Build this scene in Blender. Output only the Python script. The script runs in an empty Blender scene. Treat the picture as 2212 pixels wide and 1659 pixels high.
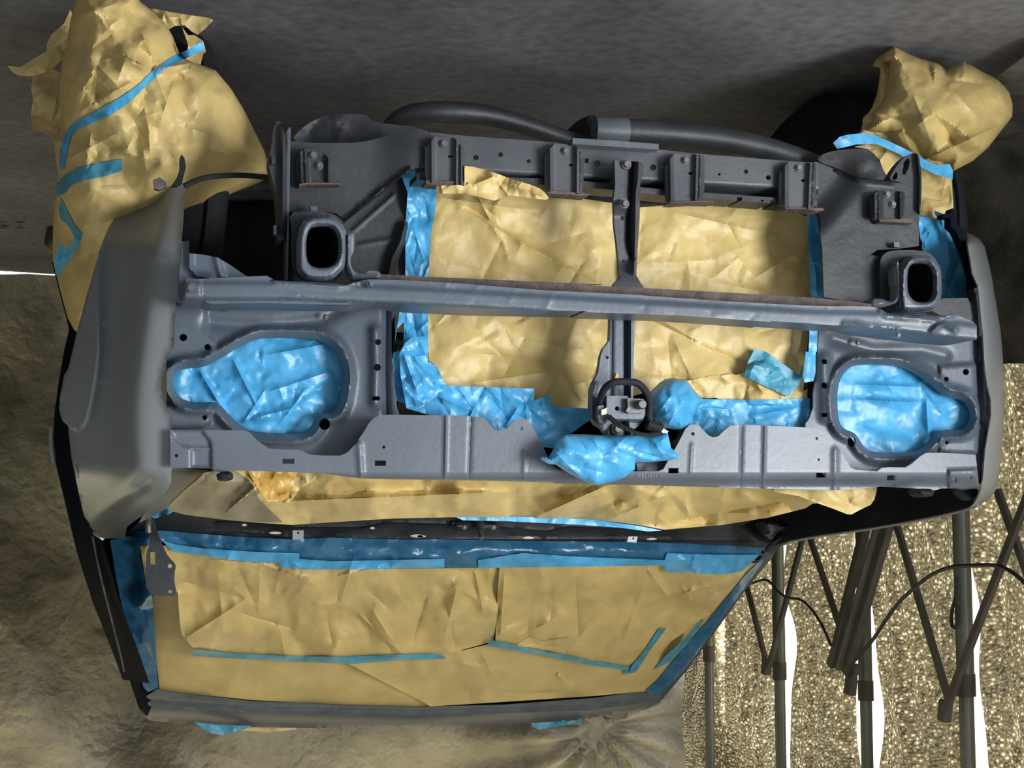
import bpy, bmesh, math, random
import numpy as np
from mathutils import Vector, Matrix
from mathutils.geometry import delaunay_2d_cdt

# ---------------------------------------------------------------- camera, world, lights, exposure
SC = bpy.context.scene
COL = SC.collection
FPX, CX, CY = 3195.0, 1106.0, 829.5            # lens of the photograph in pixels (2212 x 1659 frame)
YAW = math.radians(16.2)
PIT = math.atan(310.5 / FPX)
_f0 = np.array([-math.sin(YAW), math.cos(YAW), 0.0])
FWD = _f0 * math.cos(PIT) + np.array([0, 0, -math.sin(PIT)])
RGT = np.array([math.cos(YAW), math.sin(YAW), 0.0])
UPV = np.cross(RGT, FWD)


def ray(px, py):
    px = np.asarray(px, float)[..., None]
    py = np.asarray(py, float)[..., None]
    return FWD * FPX - RGT * (px - CX) + UPV * (py - CY)


_q = ray(1345, 655)
_t = 2.25 / float(_q @ _f0)
CAM = np.array([-_t * _q[0], -_t * _q[1], 0.9])   # stands in front of the car, which faces -Y with its nose at Y = 0

cam = bpy.data.cameras.new('camera')
cam.sensor_width = 36.0
cam.lens = 36.0 * FPX / 2212.0
cam.clip_start = 0.05
camo = bpy.data.objects.new('camera', cam)
COL.objects.link(camo)
m = Matrix.Identity(4)                             # the phone was held upside down: rolled by half a turn
for i in range(3):
    m[i][0] = -RGT[i]
    m[i][1] = -UPV[i]
    m[i][2] = -FWD[i]
    m[i][3] = CAM[i]
camo.matrix_world = m
SC.camera = camo

SC.view_settings.view_transform = 'Standard'
SC.view_settings.look = 'None'
SC.view_settings.exposure = -0.12
SC.view_settings.gamma = 1.0
SC.view_settings.use_curve_mapping = False

w = bpy.data.worlds.new('world')
SC.world = w
w.use_nodes = True
bgn = w.node_tree.nodes['Background']
bgn.inputs[0].default_value = (0.80, 0.90, 1.0, 1)
bgn.inputs[1].default_value = 0.7


def sun(name, d, energy, color, ang):
    l = bpy.data.lights.new(name, 'SUN')
    l.energy = energy
    l.color = color
    l.angle = math.radians(ang)
    o = bpy.data.objects.new(name, l)
    o.rotation_euler = Vector(d).to_track_quat('-Z', 'Y').to_euler()
    o.location = (-4, -2, 5)
    COL.objects.link(o)
    return o


sun('sun', (0.50, -0.58, -0.50), 75.0, (1.0, 0.95, 0.83), 2.0)


def area(name, loc, tgt, sx, sy, energy, color):
    l = bpy.data.lights.new(name, 'AREA')
    l.shape = 'RECTANGLE'
    l.size = sx
    l.size_y = sy
    l.energy = energy
    l.color = color
    o = bpy.data.objects.new(name, l)
    o.location = loc
    o.rotation_euler = (Vector(tgt) - Vector(loc)).to_track_quat('-Z', 'Y').to_euler()
    COL.objects.link(o)
    return o


# daylight through the open front of the tent
area('front_daylight', (-1.75, -2.5, 1.15), (-0.1, 0, 0.7), 1.0, 1.4, 165, (0.93, 0.97, 1.0))


# ---------------------------------------------------------------- materials
def mat(name, base, rough=0.5, metal=0.0, var=0.15, nscale=8.0, bump=0.0, bscale=60.0, spec=0.5, base2=None, detail=6.0, coat=0.0):
    mt = bpy.data.materials.new(name)
    mt.use_nodes = True
    nt = mt.node_tree
    b = nt.nodes['Principled BSDF']
    tc = nt.nodes.new('ShaderNodeTexCoord')
    n = nt.nodes.new('ShaderNodeTexNoise')
    n.inputs['Scale'].default_value = nscale
    n.inputs['Detail'].default_value = detail
    nt.links.new(tc.outputs['Object'], n.inputs['Vector'])
    r = nt.nodes.new('ShaderNodeValToRGB')
    r.color_ramp.elements[0].position = 0.33
    r.color_ramp.elements[1].position = 0.67
    c2 = base2 or [min(1, c * (1 + var)) for c in base]
    c1 = [c * (1 - var) for c in base]
    r.color_ramp.elements[0].color = (*c1, 1)
    r.color_ramp.elements[1].color = (*c2, 1)
    nt.links.new(n.outputs['Fac'], r.inputs['Fac'])
    nt.links.new(r.outputs['Color'], b.inputs['Base Color'])
    b.inputs['Roughness'].default_value = rough
    b.inputs['Metallic'].default_value = metal
    b.inputs['Specular IOR Level'].default_value = spec
    b.inputs['Coat Weight'].default_value = coat
    if bump:
        n2 = nt.nodes.new('ShaderNodeTexNoise')
        n2.inputs['Scale'].default_value = bscale
        n2.inputs['Detail'].default_value = 5.0
        nt.links.new(tc.outputs['Object'], n2.inputs['Vector'])
        bp = nt.nodes.new('ShaderNodeBump')
        bp.inputs['Strength'].default_value = bump
        bp.inputs['Distance'].default_value = 0.01
        nt.links.new(n2.outputs['Fac'], bp.inputs['Height'])
        nt.links.new(bp.outputs['Normal'], b.inputs['Normal'])
    return mt


M = {}
M['paper'] = mat('kraft_paper', (0.53, 0.39, 0.150), 0.48, 0, 0.10, 14, 0.25, 35, 0.5)
M['amber'] = mat('amber_paper', (0.56, 0.33, 0.07), 0.42, 0, 0.10, 14, 0.25, 35, 0.5)
M['steel'] = mat('primed_steel', (0.072, 0.090, 0.116), 0.42, 0.0, 0.16, 5, 0.05, 90, 0.55)
M['rail'] = mat('radiator_support_primer', (0.092, 0.106, 0.130), 0.40, 0.0, 0.14, 5, 0.04, 90, 0.55)
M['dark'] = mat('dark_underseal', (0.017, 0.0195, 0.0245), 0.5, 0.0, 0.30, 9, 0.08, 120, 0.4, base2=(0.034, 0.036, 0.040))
M['steel_dark'] = mat('dark_steel', (0.046, 0.052, 0.062), 0.48, 0.0, 0.25, 7, 0.05, 110, 0.45, base2=(0.066, 0.070, 0.078))  # darker steel for the lower crossmember, its brackets and the centre strap
M['dust_shade'] = mat('paper_grey_overspray_and_shade', (0.17, 0.145, 0.095), 0.5, 0, 0.2, 10, 0.1, 40, 0.4, base2=(0.27, 0.215, 0.12))  # grey of overspray, with shade painted into it
M['black'] = mat('black_paint', (0.006, 0.008, 0.012), 0.65, 0.0, 0.2, 8, 0.0, 60, 0.02)
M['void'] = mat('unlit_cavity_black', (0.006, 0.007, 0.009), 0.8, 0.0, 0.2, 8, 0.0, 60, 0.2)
M['rubber'] = mat('rubber', (0.010, 0.011, 0.013), 0.75, 0.0, 0.3, 20, 0.2, 160, 0.3)
M['fender'] = mat('grey_primer_fender', (0.178, 0.188, 0.192), 0.36, 0.0, 0.04, 6, 0.02, 200, 0.5)
M['roof'] = mat('grey_roof', (0.056, 0.058, 0.063), 0.5, 0.0, 0.06, 6, 0.02, 200, 0.5)
M['bolt'] = mat('bolt_steel', (0.105, 0.100, 0.098), 0.4, 0.25, 0.25, 60, 0.05, 200, 0.5)
M['rust'] = mat('rusty_flange', (0.070, 0.052, 0.045), 0.7, 0.0, 0.3, 40, 0.3, 150, 0.3, base2=(0.11, 0.085, 0.075))
M['pole'] = mat('galvanised_pole', (0.15, 0.155, 0.13), 0.40, 0.35, 0.15, 12, 0.05, 200, 0.5)
M['truss'] = mat('brown_painted_truss', (0.085, 0.075, 0.062), 0.55, 0.1, 0.2, 14, 0.1, 150, 0.4)
M['cord'] = mat('black_cord', (0.02, 0.018, 0.016), 0.6)
M['stamp'] = mat('worn_pale_stamp', (0.19, 0.19, 0.195), 0.6, 0, 0.4, 90)
M['clip'] = mat('zinc_clip', (0.30, 0.31, 0.31), 0.45, 0.3)
M['cream'] = mat('cream_plastic', (0.55, 0.50, 0.38), 0.5)
M['shade'] = mat('grey_overspray', (0.080, 0.092, 0.105), 0.45, 0.0, 0.2, 20, 0.08, 60, 0.4)
M['olive'] = mat('olive_flap', (0.045, 0.042, 0.012), 0.4)


def tape_mat(name, base, alpha, rough=0.38, vs=22):
    mt = mat(name, base, rough, 0, 0.22, vs, 0.18, 30, 0.55, base2=[min(1, c * 1.12 + 0.035) for c in base])
    nt = mt.node_tree
    b = nt.nodes['Principled BSDF']
    out = nt.nodes['Material Output']
    tr = nt.nodes.new('ShaderNodeBsdfTransparent')
    tr.inputs[0].default_value = (0.45, 0.8, 1.0, 1)
    mx = nt.nodes.new('ShaderNodeMixShader')
    mx.inputs[0].default_value = alpha
    nt.links.new(tr.outputs[0], mx.inputs[1])
    nt.links.new(b.outputs[0], mx.inputs[2])
    nt.links.new(mx.outputs[0], out.inputs['Surface'])
    return mt


M['tape'] = tape_mat('blue_masking_film', (0.060, 0.375, 0.68), 0.88)
M['teal'] = tape_mat('blue_tape_over_paper', (0.055, 0.30, 0.42), 0.84, 0.45)
M['film'] = tape_mat('thin_blue_film', (0.022, 0.155, 0.30), 0.70, 0.25)

# floor: worn concrete
fm = mat('concrete', (0.128, 0.123, 0.140), 0.62, 0, 0.28, 1.6, 0.06, 45, 0.35, base2=(0.215, 0.208, 0.22), detail=9)
M['floor'] = fm
_nt = fm.node_tree
_n = _nt.nodes.new('ShaderNodeTexNoise')
_n.inputs['Scale'].default_value = 38
_n.inputs['Detail'].default_value = 8
_tc = [x for x in _nt.nodes if x.type == 'TEX_COORD'][0]
_mp = _nt.nodes.new('ShaderNodeMapping')
_mp.inputs['Scale'].default_value = (1.0, 1.0, 1.0)
_nt.links.new(_tc.outputs['Object'], _mp.inputs[0])
_nt.links.new(_mp.outputs[0], _n.inputs['Vector'])
_rp = _nt.nodes.new('ShaderNodeValToRGB')
_rp.color_ramp.elements[0].position = 0.30
_rp.color_ramp.elements[0].color = (0.45, 0.45, 0.46, 1)
_rp.color_ramp.elements[1].position = 0.62
_rp.color_ramp.elements[1].color = (1.1, 1.1, 1.08, 1)
_mm = _nt.nodes.new('ShaderNodeMix')
_mm.data_type = 'RGBA'
_mm.blend_type = 'MULTIPLY'
_mm.inputs[0].default_value = 0.6
_b = _nt.nodes['Principled BSDF']
_old = _b.inputs['Base Color'].links[0].from_socket
_nt.links.new(_n.outputs['Fac'], _rp.inputs[0])
_nt.links.new(_old, _mm.inputs[6])
_nt.links.new(_rp.outputs[0], _mm.inputs[7])
_nt.links.new(_mm.outputs[2], _b.inputs['Base Color'])

# rear tarp: thin crinkled olive-silver sheet that lets some daylight through
tm = mat('crinkled_tarp', (0.165, 0.145, 0.10), 0.42, 0.15, 0.35, 3.0, 0.8, 26, 0.5, base2=(0.30, 0.275, 0.20), detail=10)
M['tarp'] = tm
_nt = tm.node_tree
_b = _nt.nodes['Principled BSDF']
_v = _nt.nodes.new('ShaderNodeTexVoronoi')
_v.feature = 'DISTANCE_TO_EDGE'
_v.inputs['Scale'].default_value = 9
_tc = [x for x in _nt.nodes if x.type == 'TEX_COORD'][0]
_ns = _nt.nodes.new('ShaderNodeTexNoise')
_ns.inputs['Scale'].default_value = 5
_ns.inputs['Detail'].default_value = 7
_mxv = _nt.nodes.new('ShaderNodeMix')
_mxv.data_type = 'VECTOR'
_mxv.inputs[0].default_value = 0.35
_nt.links.new(_tc.outputs['Object'], _ns.inputs['Vector'])
_nt.links.new(_tc.outputs['Object'], _mxv.inputs[4])
_nt.links.new(_ns.outputs['Color'], _mxv.inputs[5])
_nt.links.new(_mxv.outputs[1], _v.inputs['Vector'])
_bp2 = _nt.nodes.new('ShaderNodeBump')
_bp2.inputs['Strength'].default_value = 0.55
_bp2.inputs['Distance'].default_value = 0.02
_nt.links.new(_v.outputs['Distance'], _bp2.inputs['Height'])
_nt.links.new(_b.inputs['Normal'].links[0].from_socket, _bp2.inputs['Normal'])
_nt.links.new(_bp2.outputs['Normal'], _b.inputs['Normal'])


def add_translucency(mt, color, fac):
    nt = mt.node_tree
    out = nt.nodes['Material Output']
    src = out.inputs['Surface'].links[0].from_socket
    t = nt.nodes.new('ShaderNodeBsdfTranslucent')
    t.inputs[0].default_value = (*color, 1)
    mx = nt.nodes.new('ShaderNodeMixShader')
    mx.inputs[0].default_value = fac
    nt.links.new(src, mx.inputs[1])
    nt.links.new(t.outputs[0], mx.inputs[2])
    nt.links.new(mx.outputs[0], out.inputs['Surface'])


M['ceil_added_bright'] = mat('added_bright_panel', (0.5, 0.49, 0.42), 0.8)
add_translucency(M['ceil_added_bright'], (0.62, 0.58, 0.45), 0.21)  # passes more sun than the front ceiling, to brighten the rear
M['ceil'] = mat('white_tent_cloth', (0.5, 0.49, 0.42), 0.8)
add_translucency(M['ceil'], (0.55, 0.52, 0.40), 0.025)

# bubble-foil insulation
bf = bpy.data.materials.new('bubble_foil')
bf.use_nodes = True
_nt = bf.node_tree
_b = _nt.nodes['Principled BSDF']
_b.inputs['Base Color'].default_value = (0.80, 0.74, 0.60, 1)
_b.inputs['Metallic'].default_value = 0.85
_b.inputs['Roughness'].default_value = 0.30
_tc = _nt.nodes.new('ShaderNodeTexCoord')
_mp = _nt.nodes.new('ShaderNodeMapping')
_mp.inputs['Scale'].default_value = (0.0, 1.5, 1.0)
_nt.links.new(_tc.outputs['Object'], _mp.inputs[0])
_v = _nt.nodes.new('ShaderNodeTexVoronoi')
_v.inputs['Scale'].default_value = 105
_v.inputs['Randomness'].default_value = 0.9
_nt.links.new(_mp.outputs[0], _v.inputs['Vector'])
_bp = _nt.nodes.new('ShaderNodeBump')
_bp.inputs['Strength'].default_value = 0.9
_bp.inputs['Distance'].default_value = 0.012
_bp.invert = True
_nt.links.new(_v.outputs['Distance'], _bp.inputs['Height'])
_nt.links.new(_bp.outputs['Normal'], _b.inputs['Normal'])
_tl = _nt.nodes.new('ShaderNodeBsdfTranslucent')
_rp = _nt.nodes.new('ShaderNodeValToRGB')
_rp.color_ramp.elements[0].position = 0.18
_rp.color_ramp.elements[0].color = (1.0, 0.96, 0.78, 1)
_rp.color_ramp.elements[1].position = 0.52
_rp.color_ramp.elements[1].color = (0.24, 0.20, 0.13, 1)
_nt.links.new(_v.outputs['Distance'], _rp.inputs[0])
_sp = _nt.nodes.new('ShaderNodeSeparateColor')
_nt.links.new(_v.outputs['Color'], _sp.inputs[0])
_mr = _nt.nodes.new('ShaderNodeMapRange')
_mr.inputs[3].default_value = 0.12
_mr.inputs[4].default_value = 1.0
_nt.links.new(_sp.outputs[0], _mr.inputs[0])
_mu = _nt.nodes.new('ShaderNodeMix')
_mu.data_type = 'RGBA'
_mu.blend_type = 'MULTIPLY'
_mu.inputs[0].default_value = 1.0
_nt.links.new(_rp.outputs[0], _mu.inputs[6])
_nt.links.new(_mr.outputs[0], _mu.inputs[7])
_nt.links.new(_mu.outputs[2], _tl.inputs[0])  # random cell brightness puts glints into the translucent colour
_nt.links.new(_bp.outputs['Normal'], _tl.inputs['Normal'])
_mx = _nt.nodes.new('ShaderNodeMixShader')
_nz = _nt.nodes.new('ShaderNodeTexNoise')
_nz.inputs['Scale'].default_value = 9.0
_nz.inputs['Detail'].default_value = 4.0
_mq = _nt.nodes.new('ShaderNodeMapping')
_mq.inputs['Scale'].default_value = (0.0, 1.6, 0.42)
_nt.links.new(_tc.outputs['Object'], _mq.inputs[0])
_nt.links.new(_mq.outputs[0], _nz.inputs['Vector'])
_wr = _nt.nodes.new('ShaderNodeMapRange')
_wr.inputs[1].default_value = 0.34
_wr.inputs[2].default_value = 0.66
_wr.inputs[3].default_value = 0.22
_wr.inputs[4].default_value = 0.95
_nt.links.new(_nz.outputs['Fac'], _wr.inputs[0])
_nt.links.new(_wr.outputs[0], _mx.inputs[0])  # streaked mix stands in for light and dark on the drapes
_nt.links.new(_b.outputs[0], _mx.inputs[1])
_nt.links.new(_tl.outputs[0], _mx.inputs[2])
_nt.links.new(_mx.outputs[0], _nt.nodes['Material Output'].inputs['Surface'])
M['foil'] = bf
M['cloth'] = mat('white_side_cloth', (0.7, 0.7, 0.66), 0.8)
add_translucency(M['cloth'], (0.6, 0.6, 0.56), 0.35)
M['tarp_shade_skirt'] = mat('ground_tarp_and_wall_shade', (0.085, 0.080, 0.075), 0.6, 0.0, 0.4, 10, 0.5, 40, 0.4, base2=(0.17, 0.155, 0.13), detail=9)


# ---------------------------------------------------------------- geometry helpers
def ptY(px, py, Y):
    """point on the photograph's line of sight where it meets the plane Y"""
    q = ray(px, py)
    t = (np.asarray(Y, float) - CAM[1]) / q[..., 1]
    return CAM + q * t[..., None]


def ptX(px, py, X):
    q = ray(px, py)
    t = (np.asarray(X, float) - CAM[0]) / q[..., 0]
    return CAM + q * t[..., None]


def ptZ(px, py, Z):
    q = ray(px, py)
    t = (np.asarray(Z, float) - CAM[2]) / q[..., 2]
    return CAM + q * t[..., None]


def Q(ox, oy, k, pts):
    return [(ox + x / k, oy + y / k) for x, y in pts]


R1 = lambda *p: Q(0, 0, 2.962, p)
R2 = lambda *p: Q(560, 200, 2.962, p)
R3 = lambda *p: Q(1160, 200, 2.962, p)
R4 = lambda *p: Q(1600, 80, 3.456, p)
R5 = lambda *p: Q(1660, 480, 3.95, p)
R6 = lambda *p: Q(60, 380, 3.95, p)
R7 = lambda *p: Q(60, 760, 3.95, p)
R8 = lambda *p: Q(340, 640, 3.95, p)
S1 = lambda *p: Q(840, 680, 3.95, p)
S2 = lambda *p: Q(1200, 720, 3.95, p)
S3 = lambda *p: Q(1652, 760, 3.95, p)
S4 = lambda *p: Q(100, 1080, 3.95, p)
S5 = lambda *p: Q(200, 1020, 2.911, p)
S6 = lambda *p: Q(900, 1020, 2.633, p)
S7 = lambda *p: Q(1460, 1080, 2.866, p)
S9 = lambda *p: Q(1260, 800, 6.382, p)
SA = lambda *p: Q(900, 270, 5.267, p)
SB = lambda *p: Q(1300, 300, 4.424, p)
SD = lambda *p: Q(1960, 440, 8.294, p)


def circle(x, y, r, ry=None, n=12):
    ry = ry or r
    return [(x + r * math.cos(2 * math.pi * i / n), y + ry * math.sin(2 * math.pi * i / n)) for i in range(n)]


def rect(x0, y0, x1, y1):
    return [(x0, y0), (x1, y0), (x1, y1), (x0, y1)]


def rrect(x0, y0, x1, y1, r):
    out = []
    for cx, cy, a in ((x1 - r, y0 + r, -90), (x1 - r, y1 - r, 0), (x0 + r, y1 - r, 90), (x0 + r, y0 + r, 180)):
        for i in range(4):
            t = math.radians(a + 30 * i)
            out.append((cx + r * math.cos(t), cy + r * math.sin(t)))
    return out


def chaikin(p, n=2, closed=True):
    p = np.asarray(p, float)
    for _ in range(n):
        if closed:
            q = np.roll(p, -1, 0)
            p = np.stack([0.75 * p + 0.25 * q, 0.25 * p + 0.75 * q], 1).reshape(-1, p.shape[1])
        else:
            a, b = p[:-1], p[1:]
            mid = np.stack([0.75 * a + 0.25 * b, 0.25 * a + 0.75 * b], 1).reshape(-1, p.shape[1])
            p = np.vstack([p[:1], mid, p[-1:]])
    return p


def ragged(p, seed, amp, step=9):
    """torn edge"""
    rng = np.random.RandomState(seed)
    p = resample(np.asarray(p, float), step)
    return p + rng.uniform(-amp, amp, p.shape)


def resample(p, step):
    p = np.asarray(p, float)
    out = []
    for a, b in zip(p, np.roll(p, -1, 0)):
        n = max(1, int(math.ceil(np.hypot(*(b - a)) / step)))
        for i in range(n):
            out.append(a + (b - a) * i / n)
    return np.array(out)


def inside(poly, pts):
    poly = np.asarray(poly, float)
    x, y = pts[:, 0], pts[:, 1]
    r = np.zeros(len(pts), bool)
    for (x0, y0), (x1, y1) in zip(poly, np.roll(poly, -1, 0)):
        if y0 == y1:
            continue
        c = ((y0 > y) != (y1 > y)) & (x < (x1 - x0) * (y - y0) / (y1 - y0) + x0)
        r ^= c
    return r


def dist(line, pts, closed=True):
    line = np.asarray(line, float)
    d = np.full(len(pts), 1e9)
    segs = list(zip(line[:-1], line[1:]))
    if closed:
        segs.append((line[-1], line[0]))
    for a, b in segs:
        ab = b - a
        t = np.clip(((pts - a) @ ab) / max(1e-9, ab @ ab), 0, 1)
        d = np.minimum(d, np.hypot(*(pts - (a + t[:, None] * ab)).T))
    return d


def sstep(x, a, b):
    t = np.clip((x - a) / (b - a), 0, 1)
    return t * t * (3 - 2 * t)


def offset_segs(P, ks):
    P = np.asarray(P, float)
    T = np.roll(P, -1, 0) - np.roll(P, 1, 0)
    N = np.stack([T[:, 1], -T[:, 0]], 1) / (np.hypot(*T.T)[:, None] + 1e-9)
    if np.sum(P[:, 0] * np.roll(P[:, 1], -1) - np.roll(P[:, 0], -1) * P[:, 1]) < 0:
        N = -N
    out = []
    for k in ks:
        q = P + N * k
        out += [(*A, *B) for A, B in zip(q, np.roll(q, -1, 0))]
    return out


def pad(poly, a, w, blur=0):
    """stamped area raised by a metres, edge w pixels wide"""
    def f(p):
        d = dist(poly, p)
        d = np.where(inside(poly, p), d, -d)
        return a * sstep(d, -w / 2, w / 2)
    f.segs = offset_segs(poly, (-w / 2, 0, w / 2))
    return f


def ridge(line, a, w):
    def f(p):
        return a * np.exp(-(dist(line, p, False) / w) ** 2)
    ln = np.asarray(line, float)
    f.segs = []
    for A, B in zip(ln[:-1], ln[1:]):
        n = np.array([-(B - A)[1], (B - A)[0]]) / (np.hypot(*(B - A)) + 1e-9)
        for k in (-1.0, 0.0, 1.0):
            f.segs.append((*(A + n * w * k), *(B + n * w * k)))
    return f


def grow(poly, d):
    P = np.asarray(poly, float)
    return [q[:2] for q in offset_segs(P, (d,))]


def rim(poly, a, d, w):
    """pressed bead running round an opening, d pixels outside its edge"""
    P = np.asarray(poly, float)

    def f(p):
        return a * np.exp(-((dist(P, p) - d) / w) ** 2) * (~inside(P, p))
    f.segs = offset_segs(P, (d - w, d, d + w))
    return f


def crease(x0, y0, x1, y1, A, wa=14, wb=14):
    """one sharp fold in paper"""
    def f(p):
        a, b = np.array([x0, y0], float), np.array([x1, y1], float)
        L = np.hypot(*(b - a))
        u = (b - a) / L
        t = (p - a) @ u / L * 2 - 1
        n = (p - a) @ np.array([-u[1], u[0]])
        al = np.clip(1 - np.abs(t) ** 3, 0, 1)
        return A * al * np.where(n > 0, np.exp(-np.abs(n) / wa), np.exp(-np.abs(n) / wb))
    f.segs = [(x0, y0, x1, y1)]
    return f


def crumple(seed, n, box, amp, lmin=40, lmax=170, wmin=5, wmax=32, low=0.0, lwl=160, adir=None, aspread=0.5):
    rng = np.random.RandomState(seed)
    fs = []
    for _ in range(n):
        x, y = rng.uniform(box[0], box[2]), rng.uniform(box[1], box[3])
        a = rng.uniform(0, math.pi) if adir is None else rng.normal(adir, aspread)
        L = rng.uniform(lmin, lmax)
        s = (L / lmax) ** 0.5
        fs.append(crease(x - L / 2 * math.cos(a), y - L / 2 * math.sin(a), x + L / 2 * math.cos(a), y + L / 2 * math.sin(a),
                         rng.choice([-1, 1], p=[0.4, 0.6]) * amp * rng.uniform(0.35, 1) * s, rng.uniform(wmin, wmax), rng.uniform(wmin, wmax)))
    ws = [(rng.uniform(0, 6.28), rng.uniform(0, 6.28), rng.uniform(0.6, 1.6)) for _ in range(5)]

    def f(p):
        h = np.zeros(len(p))
        for c in fs:
            h += c(p)
        for a, ph, k in ws:
            h += low / 3 * np.sin((p[:, 0] * math.cos(a) + p[:, 1] * math.sin(a)) * 6.28 * k / lwl + ph)
        return h
    f.segs = [g for c in fs for g in c.segs]
    return f


def facets(seed, box, spacing, amp, stretch=1.0, ang=0.0, calm=True):
    """crumpled paper: flat facets meeting at sharp folds (random heights over a random triangulation)"""
    rng = np.random.RandomState(seed)
    ca, sa = math.cos(ang), math.sin(ang)
    cx, cy = (box[0] + box[2]) / 2, (box[1] + box[3]) / 2
    R = math.hypot(box[2] - box[0], box[3] - box[1]) / 2 + spacing * 2
    n1, n2 = int(2 * R / (spacing * stretch)) + 2, int(2 * R / spacing) + 2
    i, j = np.meshgrid(np.arange(n1), np.arange(n2))
    q = np.stack([(i.ravel() - n1 / 2) * spacing * stretch, (j.ravel() - n2 / 2) * spacing], 1)
    q += rng.uniform(-0.48, 0.48, q.shape) * np.array([spacing * stretch, spacing])
    pts = np.stack([cx + q[:, 0] * ca - q[:, 1] * sa, cy + q[:, 0] * sa + q[:, 1] * ca], 1)
    m_ = spacing * max(1, stretch) * 1.6
    pts = pts[(pts[:, 0] > box[0] - m_) & (pts[:, 0] < box[2] + m_) & (pts[:, 1] > box[1] - m_) & (pts[:, 1] < box[3] + m_)]
    z = rng.uniform(-1, 1, len(pts)) * amp
    if calm:
        k = 2 * math.pi / (spacing * 4.5)
        a, b = rng.uniform(0, 6.28, 2)
        z *= np.clip(0.65 + 0.6 * np.sin(pts[:, 0] * k + a) * np.sin(pts[:, 1] * k * 1.4 + b), 0.15, 1.2)
    vs, _, fs, ov, _, _ = delaunay_2d_cdt([Vector(p) for p in pts], [], [], 0, 1e-6)
    vs = np.array([[v.x, v.y] for v in vs])
    zz = np.array([z[o[0]] if o else 0.0 for o in ov])

    def f(p):
        h = np.zeros(len(p))
        for a, b, c in fs:
            A, B, C = vs[a], vs[b], vs[c]
            lo, hi = np.minimum(np.minimum(A, B), C), np.maximum(np.maximum(A, B), C)
            k = np.nonzero((p[:, 0] >= lo[0]) & (p[:, 0] <= hi[0]) & (p[:, 1] >= lo[1]) & (p[:, 1] <= hi[1]))[0]
            if not len(k):
                continue
            d = (B[0] - A[0]) * (C[1] - A[1]) - (C[0] - A[0]) * (B[1] - A[1])
            if abs(d) < 1e-9:
                continue
            x, y = p[k, 0] - A[0], p[k, 1] - A[1]
            u = (x * (C[1] - A[1]) - (C[0] - A[0]) * y) / d
            w_ = ((B[0] - A[0]) * y - x * (B[1] - A[1])) / d
            ok = (u >= -1e-6) & (w_ >= -1e-6) & (u + w_ <= 1 + 1e-6)
            h[k[ok]] = zz[a] + u[ok] * (zz[b] - zz[a]) + w_[ok] * (zz[c] - zz[a])
        return h
    return f


def add(*fs):
    def f(p):
        return sum(g(p) for g in fs)
    f.segs = [q for g in fs for q in getattr(g, 'segs', [])]
    return f


def wl(o):
    p = Vector((0, 0, 0))
    while o is not None:
        p += o.location
        o = o.parent
    return p


def new_obj(name, verts, faces, material, parent=None, smooth=True, angle=35):
    me = bpy.data.meshes.new(name)
    verts = np.asarray(verts, float)
    c = np.zeros(3)
    if parent is None:
        c = (verts.min(0) + verts.max(0)) / 2
        c[2] = verts[:, 2].min()
    me.from_pydata((verts - c).tolist(), [], [list(map(int, f)) for f in faces])
    me.validate()
    bm = bmesh.new()
    bm.from_mesh(me)
    bmesh.ops.recalc_face_normals(bm, faces=bm.faces)
    bm.to_mesh(me)
    bm.free()
    me.materials.append(M[material] if isinstance(material, str) else material)
    if smooth:
        me.polygons.foreach_set('use_smooth', [True] * len(me.polygons))
        me.set_sharp_from_angle(angle=math.radians(angle))
    o = bpy.data.objects.new(name, me)
    COL.objects.link(o)
    o.location = c
    if parent is not None:
        o.location = -wl(parent)
        o.parent = parent
    return o


def tag(o, label=None, cat=None, group=None, kind=None):
    if label:
        o['label'] = label
    if cat:
        o['category'] = cat
    if group:
        o['group'] = group
    if kind:
        o['kind'] = kind
    return o


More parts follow.
